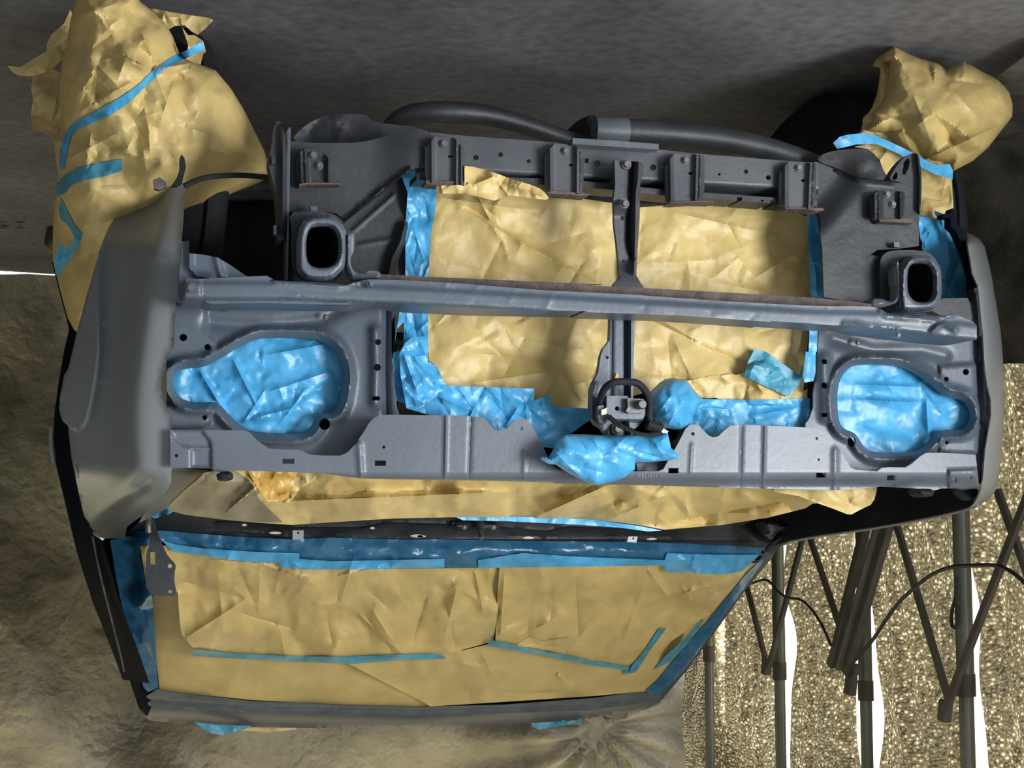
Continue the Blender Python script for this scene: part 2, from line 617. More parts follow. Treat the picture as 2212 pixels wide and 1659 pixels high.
def mesh2d(outer, holes, step, fill=True, seed=1, segs=()):
    outer = resample(outer, step)
    hs = [resample(h, step) for h in holes]
    pts = [outer] + hs
    allp = np.vstack(pts)
    edges, base = [], 0
    for lp in pts:
        n = len(lp)
        edges += [(base + i, base + (i + 1) % n) for i in range(n)]
        base += n
    if fill:
        x0, y0 = outer.min(0)
        x1, y1 = outer.max(0)
        gy = np.arange(y0 + step * 0.5, y1, step * 0.866)
        g = []
        for j, y in enumerate(gy):
            xs = np.arange(x0 + (step * 0.5 if j % 2 else 0) + step * 0.25, x1, step)
            g.append(np.stack([xs, np.full(len(xs), y)], 1))
        g = np.vstack(g) if g else np.zeros((0, 2))
        g = g + np.random.RandomState(seed).uniform(-0.18, 0.18, g.shape) * step
        k = inside(outer, g)
        for h in hs:
            k &= ~inside(h, g)
        g = g[k]
        if segs:
            sp, sl = [], step * 0.8
            for x0_, y0_, x1_, y1_ in segs:
                n = max(2, int(math.hypot(x1_ - x0_, y1_ - y0_) / sl) + 1)
                t = np.linspace(0, 1, n)
                sp.append(np.stack([x0_ + (x1_ - x0_) * t, y0_ + (y1_ - y0_) * t], 1))
            sp = np.vstack(sp)
            k = inside(outer, sp)
            for h in hs:
                k &= ~inside(h, sp)
            sp = sp[k]
            # keep one point per small cell, then drop the regular grid around them
            if len(sp):
                cell = np.floor(sp / (step * 0.42)).astype(int)
                _, ix = np.unique(cell, axis=0, return_index=True)
                sp = sp[np.sort(ix)]
                occ = set(map(tuple, np.floor(sp / (step * 0.75)).astype(int)))
                gc = np.floor(g / (step * 0.75)).astype(int)
                g = g[[tuple(c) not in occ for c in gc]]
                g = np.vstack([g, sp])
        for lp in pts:
            if len(g):
                g = g[dist(lp, g) > step * 0.45]
        allp = np.vstack([allp, g])
    vs, es, fs, _, _, _ = delaunay_2d_cdt([Vector(p) for p in allp], edges, [], 0, 1e-5)
    vs = np.array([[v.x, v.y] for v in vs])
    fs = np.array([f for f in fs if len(f) == 3])
    c = vs[fs].mean(1)
    k = inside(outer, c)
    for h in hs:
        k &= ~inside(h, c)
    return vs, fs[k]


def sheet(name, outer, Y, material, parent=None, holes=(), step=14, thick=0.003, h=None, tdir=(0, 1, 0), back=None, angle=35, fill=None, seed=1):
    """a plate or sheet whose outline was measured in the photograph, standing on the surface Y (metres behind the car's nose)"""
    v2, fs = mesh2d(outer, holes, step, fill=(h is not None or callable(Y) or back is not None) if fill is None else fill, seed=seed, segs=getattr(h, 'segs', None) or getattr(Y, 'segs', None) or ())
    Yv = Y(v2) if callable(Y) else np.full(len(v2), float(Y))
    if h is not None:
        Yv = Yv - h(v2)
    f = ptY(v2[:, 0], v2[:, 1], Yv)
    n = len(f)
    tk = back(v2)[:, None] if back is not None else thick
    b = f + np.array(tdir) * tk
    cnt = {}
    for a, bb, c in fs:
        for e in ((a, bb), (bb, c), (c, a)):
            cnt[(e[1], e[0])] = cnt.get((e[1], e[0]), 0)
            cnt[e] = cnt.get(e, 0) + 1
    faces = [tuple(t) for t in fs] + [(t[0] + n, t[2] + n, t[1] + n) for t in fs]
    for a, bb, c in fs:
        for e in ((a, bb), (bb, c), (c, a)):
            if cnt.get((e[1], e[0]), 0) == 0:
                faces.append((e[1], e[0], e[0] + n, e[1] + n))
    return new_obj(name, np.vstack([f, b]), faces, material, parent, angle=angle)


def bulge(poly, R, D):
    """rounded loose volume: R metres out in the middle, reached D pixels in from the outline"""
    def f(p):
        d = np.clip(dist(poly, p) / D, 0, 1)
        return R * np.sqrt(np.clip(1 - (1 - d) ** 2, 0, 1))
    return f


def loft(name, rows, material, parent=None, thick=0.0, angle=35, close=False):
    rows = [np.asarray(r, float) for r in rows]
    n = len(rows[0])
    v = np.vstack(rows)
    fs = []
    for i in range(len(rows) - 1):
        for j in range(n - 1 + (1 if close else 0)):
            a, b = i * n + j, i * n + (j + 1) % n
            fs.append((a, b, b + n, a + n))
    o = new_obj(name, v, fs, material, parent, angle=angle)
    if thick:
        sm = o.modifiers.new('shell', 'SOLIDIFY')
        sm.thickness = thick
        sm.offset = 0
    return o


def tube_mesh(path, rad, n=10, sub=3):
    p = chaikin(path, sub, False) if sub else np.asarray(path, float)
    r = np.interp(np.linspace(0, 1, len(p)), np.linspace(0, 1, len(rad)), rad) if hasattr(rad, '__len__') else np.full(len(p), rad)
    vs, fs = [], []
    t = np.gradient(p, axis=0)
    t /= np.linalg.norm(t, axis=1)[:, None] + 1e-12
    ref = np.array([0.0, 0.0, 1.0]) if abs(t[0][2]) < 0.9 else np.array([1.0, 0, 0])
    for i in range(len(p)):
        a = ref - t[i] * (ref @ t[i])
        a /= np.linalg.norm(a)
        ref = a
        b = np.cross(t[i], a)
        for j in range(n):
            c, s = math.cos(2 * math.pi * j / n), math.sin(2 * math.pi * j / n)
            vs.append(p[i] + r[i] * (a * c + b * s))
    for i in range(len(p) - 1):
        for j in range(n):
            a, b = i * n + j, i * n + (j + 1) % n
            fs.append((a, b, b + n, a + n))
    fs.append(tuple(range(n - 1, -1, -1)))
    fs.append(tuple((len(p) - 1) * n + j for j in range(n)))
    return vs, fs


def tube(name, path, rad, material, parent=None, n=10, sub=3):
    v, f = tube_mesh(path, rad, n, sub)
    return new_obj(name, v, f, material, parent)


def pxpath(pts):
    return np.array([ptY(x, y, Y) for x, y, Y in pts])


def bar(name, a, b, w, d, material, parent=None, side=(1, 0, 0)):
    """rectangular bar from a to b, w wide along side, d deep"""
    a, b = np.asarray(a, float), np.asarray(b, float)
    t = (b - a) / np.linalg.norm(b - a)
    s = np.asarray(side, float)
    s = s - t * (s @ t)
    s /= np.linalg.norm(s)
    u = np.cross(t, s)
    vs = []
    for e in (a, b):
        for i, j in ((-1, -1), (1, -1), (1, 1), (-1, 1)):
            vs.append(e + s * w / 2 * i + u * d / 2 * j)
    fs = [(0, 1, 2, 3), (7, 6, 5, 4), (0, 4, 5, 1), (1, 5, 6, 2), (2, 6, 7, 3), (3, 7, 4, 0)]
    o = new_obj(name, vs, fs, material, parent)
    bv = o.modifiers.new('edge', 'BEVEL')
    bv.width = min(w, d) * 0.12
    bv.segments = 1
    return o


_bolt_cache = {}


def bolt(px, py, Y, r_px, parent, material='bolt', name='bolt'):
    """hexagon bolt head on a washer, axis along Y"""
    r = r_px * 0.00072
    key = (round(r, 5), material)
    loc = ptY(px, py, Y)
    if key not in _bolt_cache:
        vs, fs = [], []

        def ring(n, rr, y, ph=0.0):
            i0 = len(vs)
            vs.extend([(rr * math.cos(2 * math.pi * k / n + ph), y, rr * math.sin(2 * math.pi * k / n + ph)) for k in range(n)])
            return list(range(i0, i0 + n))

        def join(a, b):
            for k in range(len(a)):
                fs.append((a[k], a[(k + 1) % len(a)], b[(k + 1) % len(a)], b[k]))
        a = ring(12, r * 1.35, 0)
        b = ring(12, r * 1.3, -r * 0.25)
        join(a, b)
        fs.append(tuple(b))
        c = ring(6, r, -r * 0.25, 0.3)
        d = ring(6, r, -r * 0.85, 0.3)
        e = ring(6, r * 0.82, -r * 1.0, 0.3)
        join(c, d)
        join(d, e)
        fs.append(tuple(e))
        o = new_obj(name, np.array(vs) - 0, fs, material, parent, angle=25)
        _bolt_cache[key] = o.data
        o.location = Vector(loc) - wl(parent)
        return o
    o = bpy.data.objects.new(name, _bolt_cache[key])
    COL.objects.link(o)
    o.location = Vector(loc) - wl(parent)
    o.parent = parent
    return o


def empty(name, loc, label, cat, group=None):
    o = bpy.data.objects.new(name, None)
    o.empty_display_size = 0.1
    COL.objects.link(o)
    o.location = loc
    tag(o, label, cat, group)
    return o


def lathe(name, prof, material, parent=None, n=32, axis='Y', loc=(0, 0, 0), rotz=0.0):
    vs, fs = [], []
    for r, a in prof:
        for k in range(n):
            t = 2 * math.pi * k / n
            p = (r * math.cos(t), r * math.sin(t))
            vs.append({'Y': (p[0], a, p[1]), 'X': (a, p[0], p[1]), 'Z': (p[0], p[1], a)}[axis])
    for i in range(len(prof) - 1):
        for k in range(n):
            a, b = i * n + k, i * n + (k + 1) % n
            fs.append((a, b, b + n, a + n))
    fs.append(tuple(range(n)))
    fs.append(tuple((len(prof) - 1) * n + k for k in range(n)))
    R = Matrix.Rotation(rotz, 3, 'Z')
    vs = [tuple(R @ Vector(v) + Vector(loc)) for v in vs]
    return new_obj(name, vs, fs, material, parent)


# ================================================================ the tent: floor, walls, ceiling
def grid(name, u0, u1, v0, v1, nu, nv, fn, material, kind='structure', angle=60):
    u, v = np.meshgrid(np.linspace(u0, u1, nu), np.linspace(v0, v1, nv))
    p = fn(u.ravel(), v.ravel())
    fs = [(j * nu + i, j * nu + i + 1, (j + 1) * nu + i + 1, (j + 1) * nu + i) for j in range(nv - 1) for i in range(nu - 1)]
    me = bpy.data.meshes.new(name)
    me.from_pydata(p.tolist(), [], fs)
    me.polygons.foreach_set('use_smooth', [True] * len(me.polygons))
    me.materials.append(M[material])
    o = bpy.data.objects.new(name, me)
    COL.objects.link(o)
    tag(o, kind=kind)
    return o


def sines(seed, n, wl_, amp):
    rng = np.random.RandomState(seed)
    ws = [(rng.uniform(0, 6.28), rng.uniform(0, 6.28), rng.uniform(0.6, 1.7)) for _ in range(n)]
    return lambda a, b: sum(amp / n * 1.6 * np.sin((a * math.cos(t) + b * math.sin(t)) * 6.28 * k / wl_ + ph) for t, ph, k in ws)


fl = sines(3, 6, 0.5, 0.004)
grid('floor', -2.6, 3.2, -4.2, 4.2, 120, 170, lambda u, v: np.stack([u, v, fl(u, v) - 0.004], 1), 'floor')

# rear wall: a hanging tarp gathered towards a tie point above the roof
YB = 3.45
_rw = crumple(11, 150, (-2.2, 0.0, 2.6, 2.4), 0.030, 0.25, 1.1, 0.025, 0.12, low=0.03, lwl=0.9)
_knot = ptY(1285, 1575, YB)


def rear(u, v):
    p = np.stack([u, v], 1)
    h = _rw(p)
    du, dv = u - _knot[0], v - _knot[2]
    rr = np.hypot(du, dv) + 1e-6
    th = np.arctan2(dv, du)
    h = h + 0.035 * np.sin(th * 13 + 1.5 * np.sin(rr * 3)) * np.exp(-rr / 0.9) * np.clip(rr / 0.12, 0, 1)
    h = h + 0.055 * np.sin((u * 0.8 + v * 0.75) * 8.0 + 1.3 * np.sin(v * 3)) * np.clip((v - 0.6) / 0.4, 0, 1) * np.clip((u - 0.2) / 0.4, 0, 1)
    lift = np.clip((u - 1.0) / 0.12, 0, 1) * 0.012 * (0.6 + 0.4 * np.sin(u * 14))
    z = np.where(v < 0.03, v + lift, v)
    return np.stack([u, YB - h - 0.06 * np.exp(-v / 0.12), z], 1)


wb = grid('wall_back', -2.1, 2.7, 0.0, 2.36, 240, 130, rear, 'tarp')

# side wall on the photograph's right: bubble foil hanging in soft drapes behind the poles
XF = -1.30
_fw = sines(5, 5, 0.35, 0.012)


def foil(u, v):
    d = 0.034 * np.sin(u * 6.28 / 0.36 + 0.5 * np.sin(v * 2.6) + 0.8) + 0.016 * np.sin(u * 6.28 / 0.17 + 1.1 * np.sin(v * 3.1))
    return np.stack([XF + d * (0.45 + 0.35 * v) + _fw(u, v), u, v], 1)


grid('wall_right', -1.3, 2.62, 0.0, 2.36, 60, 30, lambda u, v: np.stack([XF - 0.10 + 0.01 * np.sin(u * 8), u, v], 1), 'cloth')
for k, (pa, pb, lab) in enumerate(((2400, 2119, 'nearest bubble foil sheet, hanging at the right edge of the picture'), (2101, 1883, 'bubble foil sheet between the rightmost pole and the paired truss bars'),
                                   (1846, 1708, 'bubble foil sheet between the second and third poles'), (1664, 1549, 'bubble foil sheet behind the farthest V of truss bars'), (1524, 1503, 'narrow farthest bubble foil strip beside the rear tarp'))):
    y0, y1 = float(ptX(pa, 1400, XF)[1]), float(ptX(pb, 1400, XF)[1])
    y0 = -0.95 if k == 0 else y0

    def strip(u, v, y0=y0, y1=y1, k=k):
        t = (u - y0) / (y1 - y0)
        d = 0.030 * np.sin(u * 6.28 / 0.26 + 0.9 * np.sin(v * 2.6 + k) + 0.8 * k) * (0.5 + 0.3 * v) + 0.013 * np.sin(u * 6.28 / 0.11 + 1.5 * np.sin(v * 3.1 + k)) + 0.006 * np.sin(u * 6.28 / 0.045 + 2.5 * np.sin(v * 4.1 + k))
        return np.stack([XF + d + _fw(u, v), u + 0.010 * np.sin(v * 5 + k + t * 3), v], 1)
    tag(grid('foil_sheet', y0, y1, 0.35, 2.34, max(24, int((y1 - y0) / 0.006)), 150, strip, 'foil', kind=None), lab, 'insulation')
grid('wall_left', -1.0, 3.6, 0.0, 2.36, 80, 40, lambda u, v: np.stack([2.35 + 0.05 * np.sin(u * 7 + v), u, v], 1), 'tarp')
grid('ceiling', -2.1, 2.7, -1.6, 2.25, 60, 60, lambda u, v: np.stack([u, v, 2.36 + 0.03 * np.sin(v * 5)], 1), 'ceil')
grid('ceiling', -2.1, 2.7, 2.24, 3.7, 60, 30, lambda u, v: np.stack([u, v, 2.37 + 0.03 * np.sin(v * 5)], 1), 'ceil_added_bright')  # brighter panel added out of view to light the upper rear tarp

# tube lamp hung under the tent roof, out of the frame
lamp = empty('tube_lamp', (1.5, 1.7, 2.2), 'fluorescent tube lamp hung under the tent roof', 'lamp')
em = bpy.data.materials.new('lit_tube')
em.use_nodes = True
_e = em.node_tree.nodes['Principled BSDF']
_e.inputs['Emission Color'].default_value = (1.0, 0.90, 0.62, 1)
_e.inputs['Emission Strength'].default_value = 9
M['lit'] = em
tube('lamp_tube', [(1.5, 1.1, 2.15), (1.5, 1.7, 2.15), (1.5, 2.3, 2.15)], 0.016, 'lit', lamp, 12, 0)
bar('lamp_body', (1.5, 1.08, 2.185), (1.5, 2.32, 2.185), 0.07, 0.03, 'clip', lamp)

# dark ground tarp; its upturned part stands in for shade on the foil wall
_st = crumple(21, 90, (-0.6, 0.0, 2.6, 0.9), 0.016, 0.10, 0.45, 0.012, 0.05, low=0.02, lwl=0.5)


def tarp_shade_skirt(u, v):
    p = np.stack([u, v], 1)
    h = _st(p)
    prof_x = np.interp(v, [0, 0.22, 0.30, 0.40, 0.80], [-0.90, -1.13, -1.19, -1.22, -1.245])
    prof_z = np.interp(v, [0, 0.22, 0.30, 0.40, 0.80], [0.006, 0.03, 0.07, 0.16, 0.55])
    prof_z = prof_z + 0.03 * np.sin(u * 5.1) * sstep(v, 0.5, 0.8)
    up = sstep(v, 0.2, 0.42)
    return np.stack([prof_x + np.clip(h, -.02, .05) * up + 0.03 * np.sin(u * 9) * (1 - up), u, np.maximum(0.005, prof_z + np.abs(h) * (1 - up) * 1.6)], 1)


sk = grid('tarp_with_wall_shade', -0.7, 2.5, 0.0, 0.80, 170, 60, tarp_shade_skirt, 'tarp_shade_skirt', kind=None)
tag(sk, 'dark crumpled ground tarp, turned up to stand in for shade on the lower foil wall', 'tarp')

# canopy frame: poles and folding truss bars in front of the foil
XP = -1.15
frame = empty('canopy_frame', (XP, 1.5, 0), 'folding steel canopy frame of upright poles and crossed truss bars by the foil wall', 'frame')
for k, (px, r, zc) in enumerate(((2084, 0.020, 1455), (1868, 0.018, 1470), (1683, 0.018, 1430), (1531, 0.017, 1395))):
    b = ptX(px, 1400, XP)
    y = b[1]
    pole = tube('pole', [(XP, y, 0.0), (XP, y, 1.2), (XP, y, 2.33)], r * 0.86, 'pole', frame, 16, 0)
    c = ptX(px, zc, XP)
    v, f = tube_mesh([(XP, y, c[2]), (XP, y, c[2] + 0.05)], r * 1.12, 16, 0)
    new_obj('collar', v, f, 'truss', pole)
    v, f = tube_mesh([(XP, y, 0), (XP, y, c[2] + 0.002)], r, 16, 0)
    new_obj('sleeve', v, f, 'pole', pole)
    v, f = tube_mesh([(XP, y, 0.0), (XP, y, 0.012)], r * 2.2, 16, 0)
    new_obj('foot', v, f, 'truss', pole)
XB = XP + 0.055


def tb(name, p0, p1, wpx, d=0.012, dx=0.0, material='truss'):
    a = ptX(p0[0], p0[1], XB + dx)
    b = ptX(p1[0], p1[1], XB + dx)
    dep = float((a - CAM) @ FWD)
    wd = wpx * dep / FPX * 1.08
    return bar(name, a, b, wd, d, material, frame, side=(0, 1, 0))


s7 = lambda x, y: S7((x, y))[0]
tb('truss_bar', s7(430, 505), s7(568, 1035), 11)
tb('truss_bar', s7(800, 180), s7(575, 1040), 11, dx=0.014)
tb('truss_bar', s7(815, 190), s7(1010, 770), 12)
tb('truss_bar', s7(1180, 130), s7(965, 1030), 19, 0.02, dx=0.030)
tb('truss_bar', s7(1320, 120), s7(1050, 1070), 28, 0.02, dx=0.020)
tb('truss_bar', s7(1262, 120), s7(1010, 1050), 8, 0.02, dx=0.034, material='pole')
tb('truss_bar', s7(1360, 130), s7(1690, 1240), 15)
tb('truss_bar', s7(2200, -80), s7(1660, 1320), 19, dx=0.016)
tb('truss_bar', s7(1990, -60), s7(2200, 520), 17)
for (x, y, w_) in ((568, 1030, 12), (1090, 1150, 14), (1675, 1310, 16)):
    a = ptX(*s7(x, y + 8), XB + 0.004)
    bar('joint_bracket', a + np.array([0, 0, -0.028]), a + np.array([0.004, 0.004, 0.02]), 0.030, 0.022, 'truss', frame, side=(0, 1, 0))
tb('truss_bar', s7(1120, 1020), s7(1085, 1170), 13, dx=0.012)


def cordX(name, pts, r, label, dx):
    path = np.array([ptX(*s7(x, y), XB + dx) for x, y in pts])
    return tag(tube(name, path, r, 'cord', None, 8, 3), label, 'cord')


cordX('black_cord', [(410, 545), (470, 515), (550, 490), (590, 510), (640, 578), (700, 610), (770, 612), (830, 660), (900, 760), (960, 900)], 0.0035, 'thin black cord looping from windshield edge to the paired truss bars', 0.05)
cordX('black_cord', [(1070, 1050), (1120, 975), (1200, 895), (1270, 790), (1370, 640), (1480, 540), (1580, 460), (1700, 412), (1850, 405), (1980, 402), (2060, 430), (2150, 500), (2230, 600)], 0.0045, 'longer black cord arching over the rightmost pole', 0.06)
tag(tube('hook_wire', [ptX(*s7(x, y), XP + 0.035) for x, y in ((1740, 480), (1735, 600), (1705, 690), (1705, 780), (1730, 800), (1745, 740), (1745, 650))], 0.004, 'cord', None, 8, 3), 'black wire hook hanging on the rightmost pole', 'hook')

# scraps on the floor
for px, py, lab in ((8, 486, 'shiny dark scrap on the floor at the far left edge'), (44, 486, 'smaller glinting scrap on the floor beside the wrapped wheel')):
    c = ptZ(px, py, 0.005)
    rng = np.random.RandomState(int(px))
    vs = [c + np.array([rng.uniform(-.02, .02), rng.uniform(-.015, .015), rng.uniform(0, .012)]) for _ in range(9)]
    bm = bmesh.new()
    for v in vs:
        bm.verts.new(v)
    bmesh.ops.convex_hull(bm, input=bm.verts)
    bm.verts.ensure_lookup_table()
    loose = [v for v in bm.verts if not v.link_faces]
    bmesh.ops.delete(bm, geom=loose, context='VERTS')
    bm.verts.index_update()
    tag(new_obj('scrap', [v.co[:] for v in bm.verts], [[v.index for v in f.verts] for f in bm.faces], 'shade', None, smooth=False), lab, 'scrap')
    bm.free()

# ================================================================ the car
car = empty('car', (0, 0, 0), 'stripped grey car front without bumper or hood, masked for painting', 'car')

# --- radiator support rail (the upper tie panel)
rail_top = R8((110, 1140), (385, 1140), (750, 1145), (790, 1165), (830, 1210), (880, 1250), (950, 1298), (1010, 1306), (1210, 1310), (1250, 1325), (1300, 1352), (1400, 1358), (1560, 1360), (1620, 1335), (1690, 1260), (1760, 1160), (1800, 1090), (1840, 1045), (1890, 1012), (2050, 1010)) \
    + S1((330, 858), (500, 856), (700, 866), (800, 876), (835, 900), (870, 945), (900, 980), (935, 988), (1010, 970), (1040, 930), (1080, 896), (1130, 885), (1180, 892), (1215, 940), (1300, 1090), (1345, 1190), (1400, 1290), (1450, 1320)) \
    + S2((250, 1180), (700, 1178), (880, 1176), (920, 1160), (960, 1090), (1040, 950), (1110, 815), (1140, 785), (1180, 776), (1225, 786), (1260, 825), (1310, 875), (1345, 888), (1390, 878), (1430, 840), (1490, 788), (1600, 780), (1780, 787), (2000, 797), (2150, 804)) \
    + S3((440, 655), (500, 668), (545, 695), (600, 770), (680, 900), (730, 985), (780, 1008), (870, 1014), (960, 1018), (1000, 990), (1060, 984), (1200, 987), (1250, 960), (1330, 890), (1380, 862), (1500, 862), (1700, 872), (1800, 880))
rail_bot = S3((1830, 1150), (1700, 1165), (1510, 1165), (1440, 1185), (1360, 1180), (1290, 1165), (1000, 1150), (800, 1166), (600, 1180), (300, 1174), (0, 1166)) \
    + S2((1570, 1318), (800, 1296), (0, 1283)) + S1((1400, 1430), (700, 1412), (0, 1402)) + R8((1740, 1552), (1400, 1510), (1000, 1494), (670, 1485), (520, 1500), (460, 1468), (110, 1462))
rail_poly = rail_top + rail_bot
rect_holes = [R8((1067, 1386), (1167, 1386), (1167, 1430), (1067, 1430)), R8((1855, 1401), (1950, 1401), (1950, 1446), (1855, 1446)),
              S2((963, 1150), (1052, 1150), (1052, 1193), (963, 1193)), S3((440, 1030), (524, 1030), (524, 1073), (440, 1073)),
              S3((1044, 1054), (1113, 1054), (1113, 1096), (1044, 1096)), S3((1594, 1071), (1640, 1071), (1640, 1112), (1594, 1112))]
round_holes = [circle(*R8((1932, 1287))[0], 3.5, n=8), circle(*R8((163, 1360))[0], 4, n=8), circle(*S1((1130, 972))[0], 4, n=8), circle(*S2((1172, 858))[0], 4, n=8),
               circle(*S3((459, 920))[0], 3, n=8), circle(*S3((1757, 1073))[0], 3, n=8), circle(*S3((440, 740))[0], 4, n=8)]
rail_h = add(ridge(S1((488, 860), (478, 1400)), 0.0035, 3), ridge(S1((700, 870), (680, 1410)), -0.0025, 3),
             ridge(S2((1590, 790), (1575, 1300)), -0.0025, 3), ridge(S2((1785, 790), (1775, 1318)), 0.0035, 3),
             ridge(R8((1720, 1260), (1740, 1540)), 0.004, 6), ridge(S3((600, 840), (600, 1170)), 0.004, 6),
             ridge(S1((1160, 1160), (1150, 1400)), 0.002, 3), ridge(S2((1165, 950), (1150, 1190)), 0.002, 3),
             pad(R8((120, 1150), (380, 1150), (450, 1240), (455, 1300), (280, 1290), (200, 1270), (140, 1220)), -0.006, 8),
             pad(R8((290, 1305), (458, 1305), (460, 1460), (290, 1460)), -0.006, 8),
             lambda p: -0.012 * sstep(p[:, 1], 1018, 1046) - 0.02 * sstep(p[:, 1], 1030, 1052),
             pad(S3((1570, 1010), (1800, 1000), (1830, 1150), (1570, 1160)), 0.008, 8))
rail = sheet('radiator_support', rail_poly, 0.062, 'rail', car, rect_holes + round_holes, step=4.5, thick=0.006, h=rail_h, angle=65)
for q in (R8((640, 1490), (650, 1560), (620, 1572), (545, 1572), (525, 1560), (515, 1500)), S3((1300, 1165), (1310, 1215), (1345, 1238), (1420, 1238), (1442, 1220), (1445, 1170))):
    sheet('bump_stop', chaikin(q, 1), 0.045, 'rubber', car, step=5, thick=0.03, back=None, h=bulge(q, 0.010, 9))
# worn pale stamp marks, no longer legible
rng = np.random.RandomState(9)
for k in range(10):
    x0 = 1375 + k * 6.0
    a, b = 1022.5 + rng.uniform(0, 3), 1034 - rng.uniform(0, 4)
    sheet('worn_stamp', [(x0, a), (x0 + rng.uniform(1.2, 3.2), a), (x0 + rng.uniform(1.5, 3.5), b), (x0 + 0.4, b)], lambda p: 0.0612 - rail_h(p), 'stamp', rail, step=3, thick=0.0006)
# dark box behind the low middle of the rail
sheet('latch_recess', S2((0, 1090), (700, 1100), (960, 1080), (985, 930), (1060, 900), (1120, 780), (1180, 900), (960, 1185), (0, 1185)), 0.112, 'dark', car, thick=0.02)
for (x, y) in (S2((860, 1130))[0],):
    sheet('latch_recess_panel', S2((690, 1110), (960, 1090), (940, 1130), (900, 1172), (700, 1172)), 0.104, 'steel', car, thick=0.004)

# --- headlight panels
lh_hole = chaikin(R8((135, 720), (150, 660), (190, 628), (270, 612), (380, 605), (450, 580), (520, 540), (620, 480), (730, 415), (860, 360), (960, 352), (1100, 354), (1340, 362), (1430, 395), (1510, 455), (1560, 560), (1582, 680), (1568, 800), (1545, 920), (1500, 980), (1400, 990), (1360, 1030), (1320, 1100), (1270, 1150), (1200, 1172), (1050, 1169), (900, 1163), (800, 1150), (720, 1110), (650, 1050), (590, 985), (530, 920), (490, 904), (400, 905), (280, 903), (200, 870), (150, 800)), 1)
rh_hole = chaikin(S3((620, 340), (640, 240), (690, 160), (760, 115), (880, 108), (1040, 110), (1160, 120), (1260, 165), (1360, 225), (1440, 290), (1500, 345), (1560, 385), (1640, 398), (1700, 415), (1745, 465), (1765, 530), (1755, 590), (1720, 640), (1680, 662), (1600, 664), (1520, 668), (1470, 690), (1420, 745), (1370, 800), (1310, 840), (1240, 855), (1100, 860), (920, 855), (860, 825), (820, 770), (780, 705), (740, 680), (690, 665), (650, 630), (628, 560), (620, 450)), 1)
l_panel = [(360, 640), (560, 630), (760, 628), (862, 640), (858, 660), (846, 700), (846, 760), (852, 830), (858, 880), (866, 905), (905, 925), (905, 990), (700, 1010), (360, 1005)]
r_panel = [(1770, 640), (1900, 632), (2000, 650), (2118, 690), (2125, 760), (2135, 870), (2130, 960), (2112, 1050), (1800, 1040), (1740, 990), (1740, 915), (1748, 905), (1757, 880), (1757, 850), (1762, 820), (1765, 780), (1770, 700)]
lp_h = add(pad(lh_hole, -0.010, 16),
           pad(R8((60, 60), (400, 60), (425, 240), (440, 330), (490, 390), (480, 500), (430, 560), (230, 570), (60, 640)), 0.012, 12),
           pad(R8((60, 930), (440, 935), (470, 1000), (450, 1080), (380, 1120), (60, 1130)), 0.012, 12),
           ridge(R8((440, 230), (700, 250), (1000, 265), (1400, 200), (1600, 70)), -0.008, 16),
           ridge(R8((1860, 300), (1870, 600), (1860, 900)), 0.012, 13),
           ridge(R8((1960, 70), (1950, 600), (1960, 1000)), -0.012, 7),
           rim(lh_hole, 0.016, 17, 9))
rp_h = add(pad(rh_hole, -0.010, 14),
           ridge(S3((510, 60), (510, 300), (515, 560)), 0.010, 12),
           pad(S3((1490, 120), (1820, 100), (1820, 350), (1700, 370), (1560, 330), (1490, 230)), 0.009, 10),
           pad(S3((1490, 720), (1820, 700), (1820, 860), (1490, 860)), 0.010, 10),
           ridge(R5((560, 1000), (900, 1100), (1300, 1090), (1500, 1140)), -0.008, 14),
           ridge(R5((1790, 900), (1800, 1400), (1815, 1700)), -0.014, 7),
           rim(rh_hole, 0.014, 15, 8))
lp_holes = [lh_hole, circle(*R8((222, 351))[0], 8.2), circle(*R8((428, 433))[0], 6.8), circle(*R8((404, 1035))[0], 5.2), circle(*R8((1882, 391))[0], 6.6), circle(*R8((1877, 607))[0], 7.8), rrect(*R8((1832, 853))[0], *R8((1900, 890))[0], 4.2), circle(*R8((1427, 1090))[0], 12.4, 13), circle(*R8((575, 112))[0], 4, n=8), circle(*R8((1437, 178))[0], 4, n=8)]
rp_holes = [rh_hole, circle(*S3((511, 83))[0], 6), circle(*S3((511, 287))[0], 7), rrect(*S3((484, 520))[0], *S3((540, 556))[0], 4), circle(*S3((1551, 231))[0], 5.2), circle(*S3((1717, 172))[0], 6.8), circle(*S3((1556, 774))[0], 4.4), circle(*S3((743, 767))[0], 9, 11.5), circle(*R5((760, 1030))[0], 5, n=8), circle(*R5((1460, 1030))[0], 4, n=8)]
lpan = sheet('headlight_panel', l_panel, 0.120, 'steel', car, lp_holes, step=5, thick=0.005, h=lp_h, angle=65)
rpan = sheet('headlight_panel', r_panel, 0.120, 'steel', car, rp_holes, step=5, thick=0.005, h=rp_h, angle=65)
for pan, x, y in ((lpan, *R8((575, 112))[0]), (lpan, *R8((1437, 178))[0]), (rpan, *R5((760, 1030))[0]), (rpan, *R5((1460, 1030))[0])):
    bolt(x, y, 0.112, 5, pan, 'bolt', 'clip')
# dark cavity walls behind the panels' holes
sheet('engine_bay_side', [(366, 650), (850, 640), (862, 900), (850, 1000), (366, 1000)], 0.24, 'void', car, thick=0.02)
sheet('engine_bay_side', [(1765, 650), (2118, 690), (2120, 1045), (1745, 1030)], 0.24, 'void', car, thick=0.02)

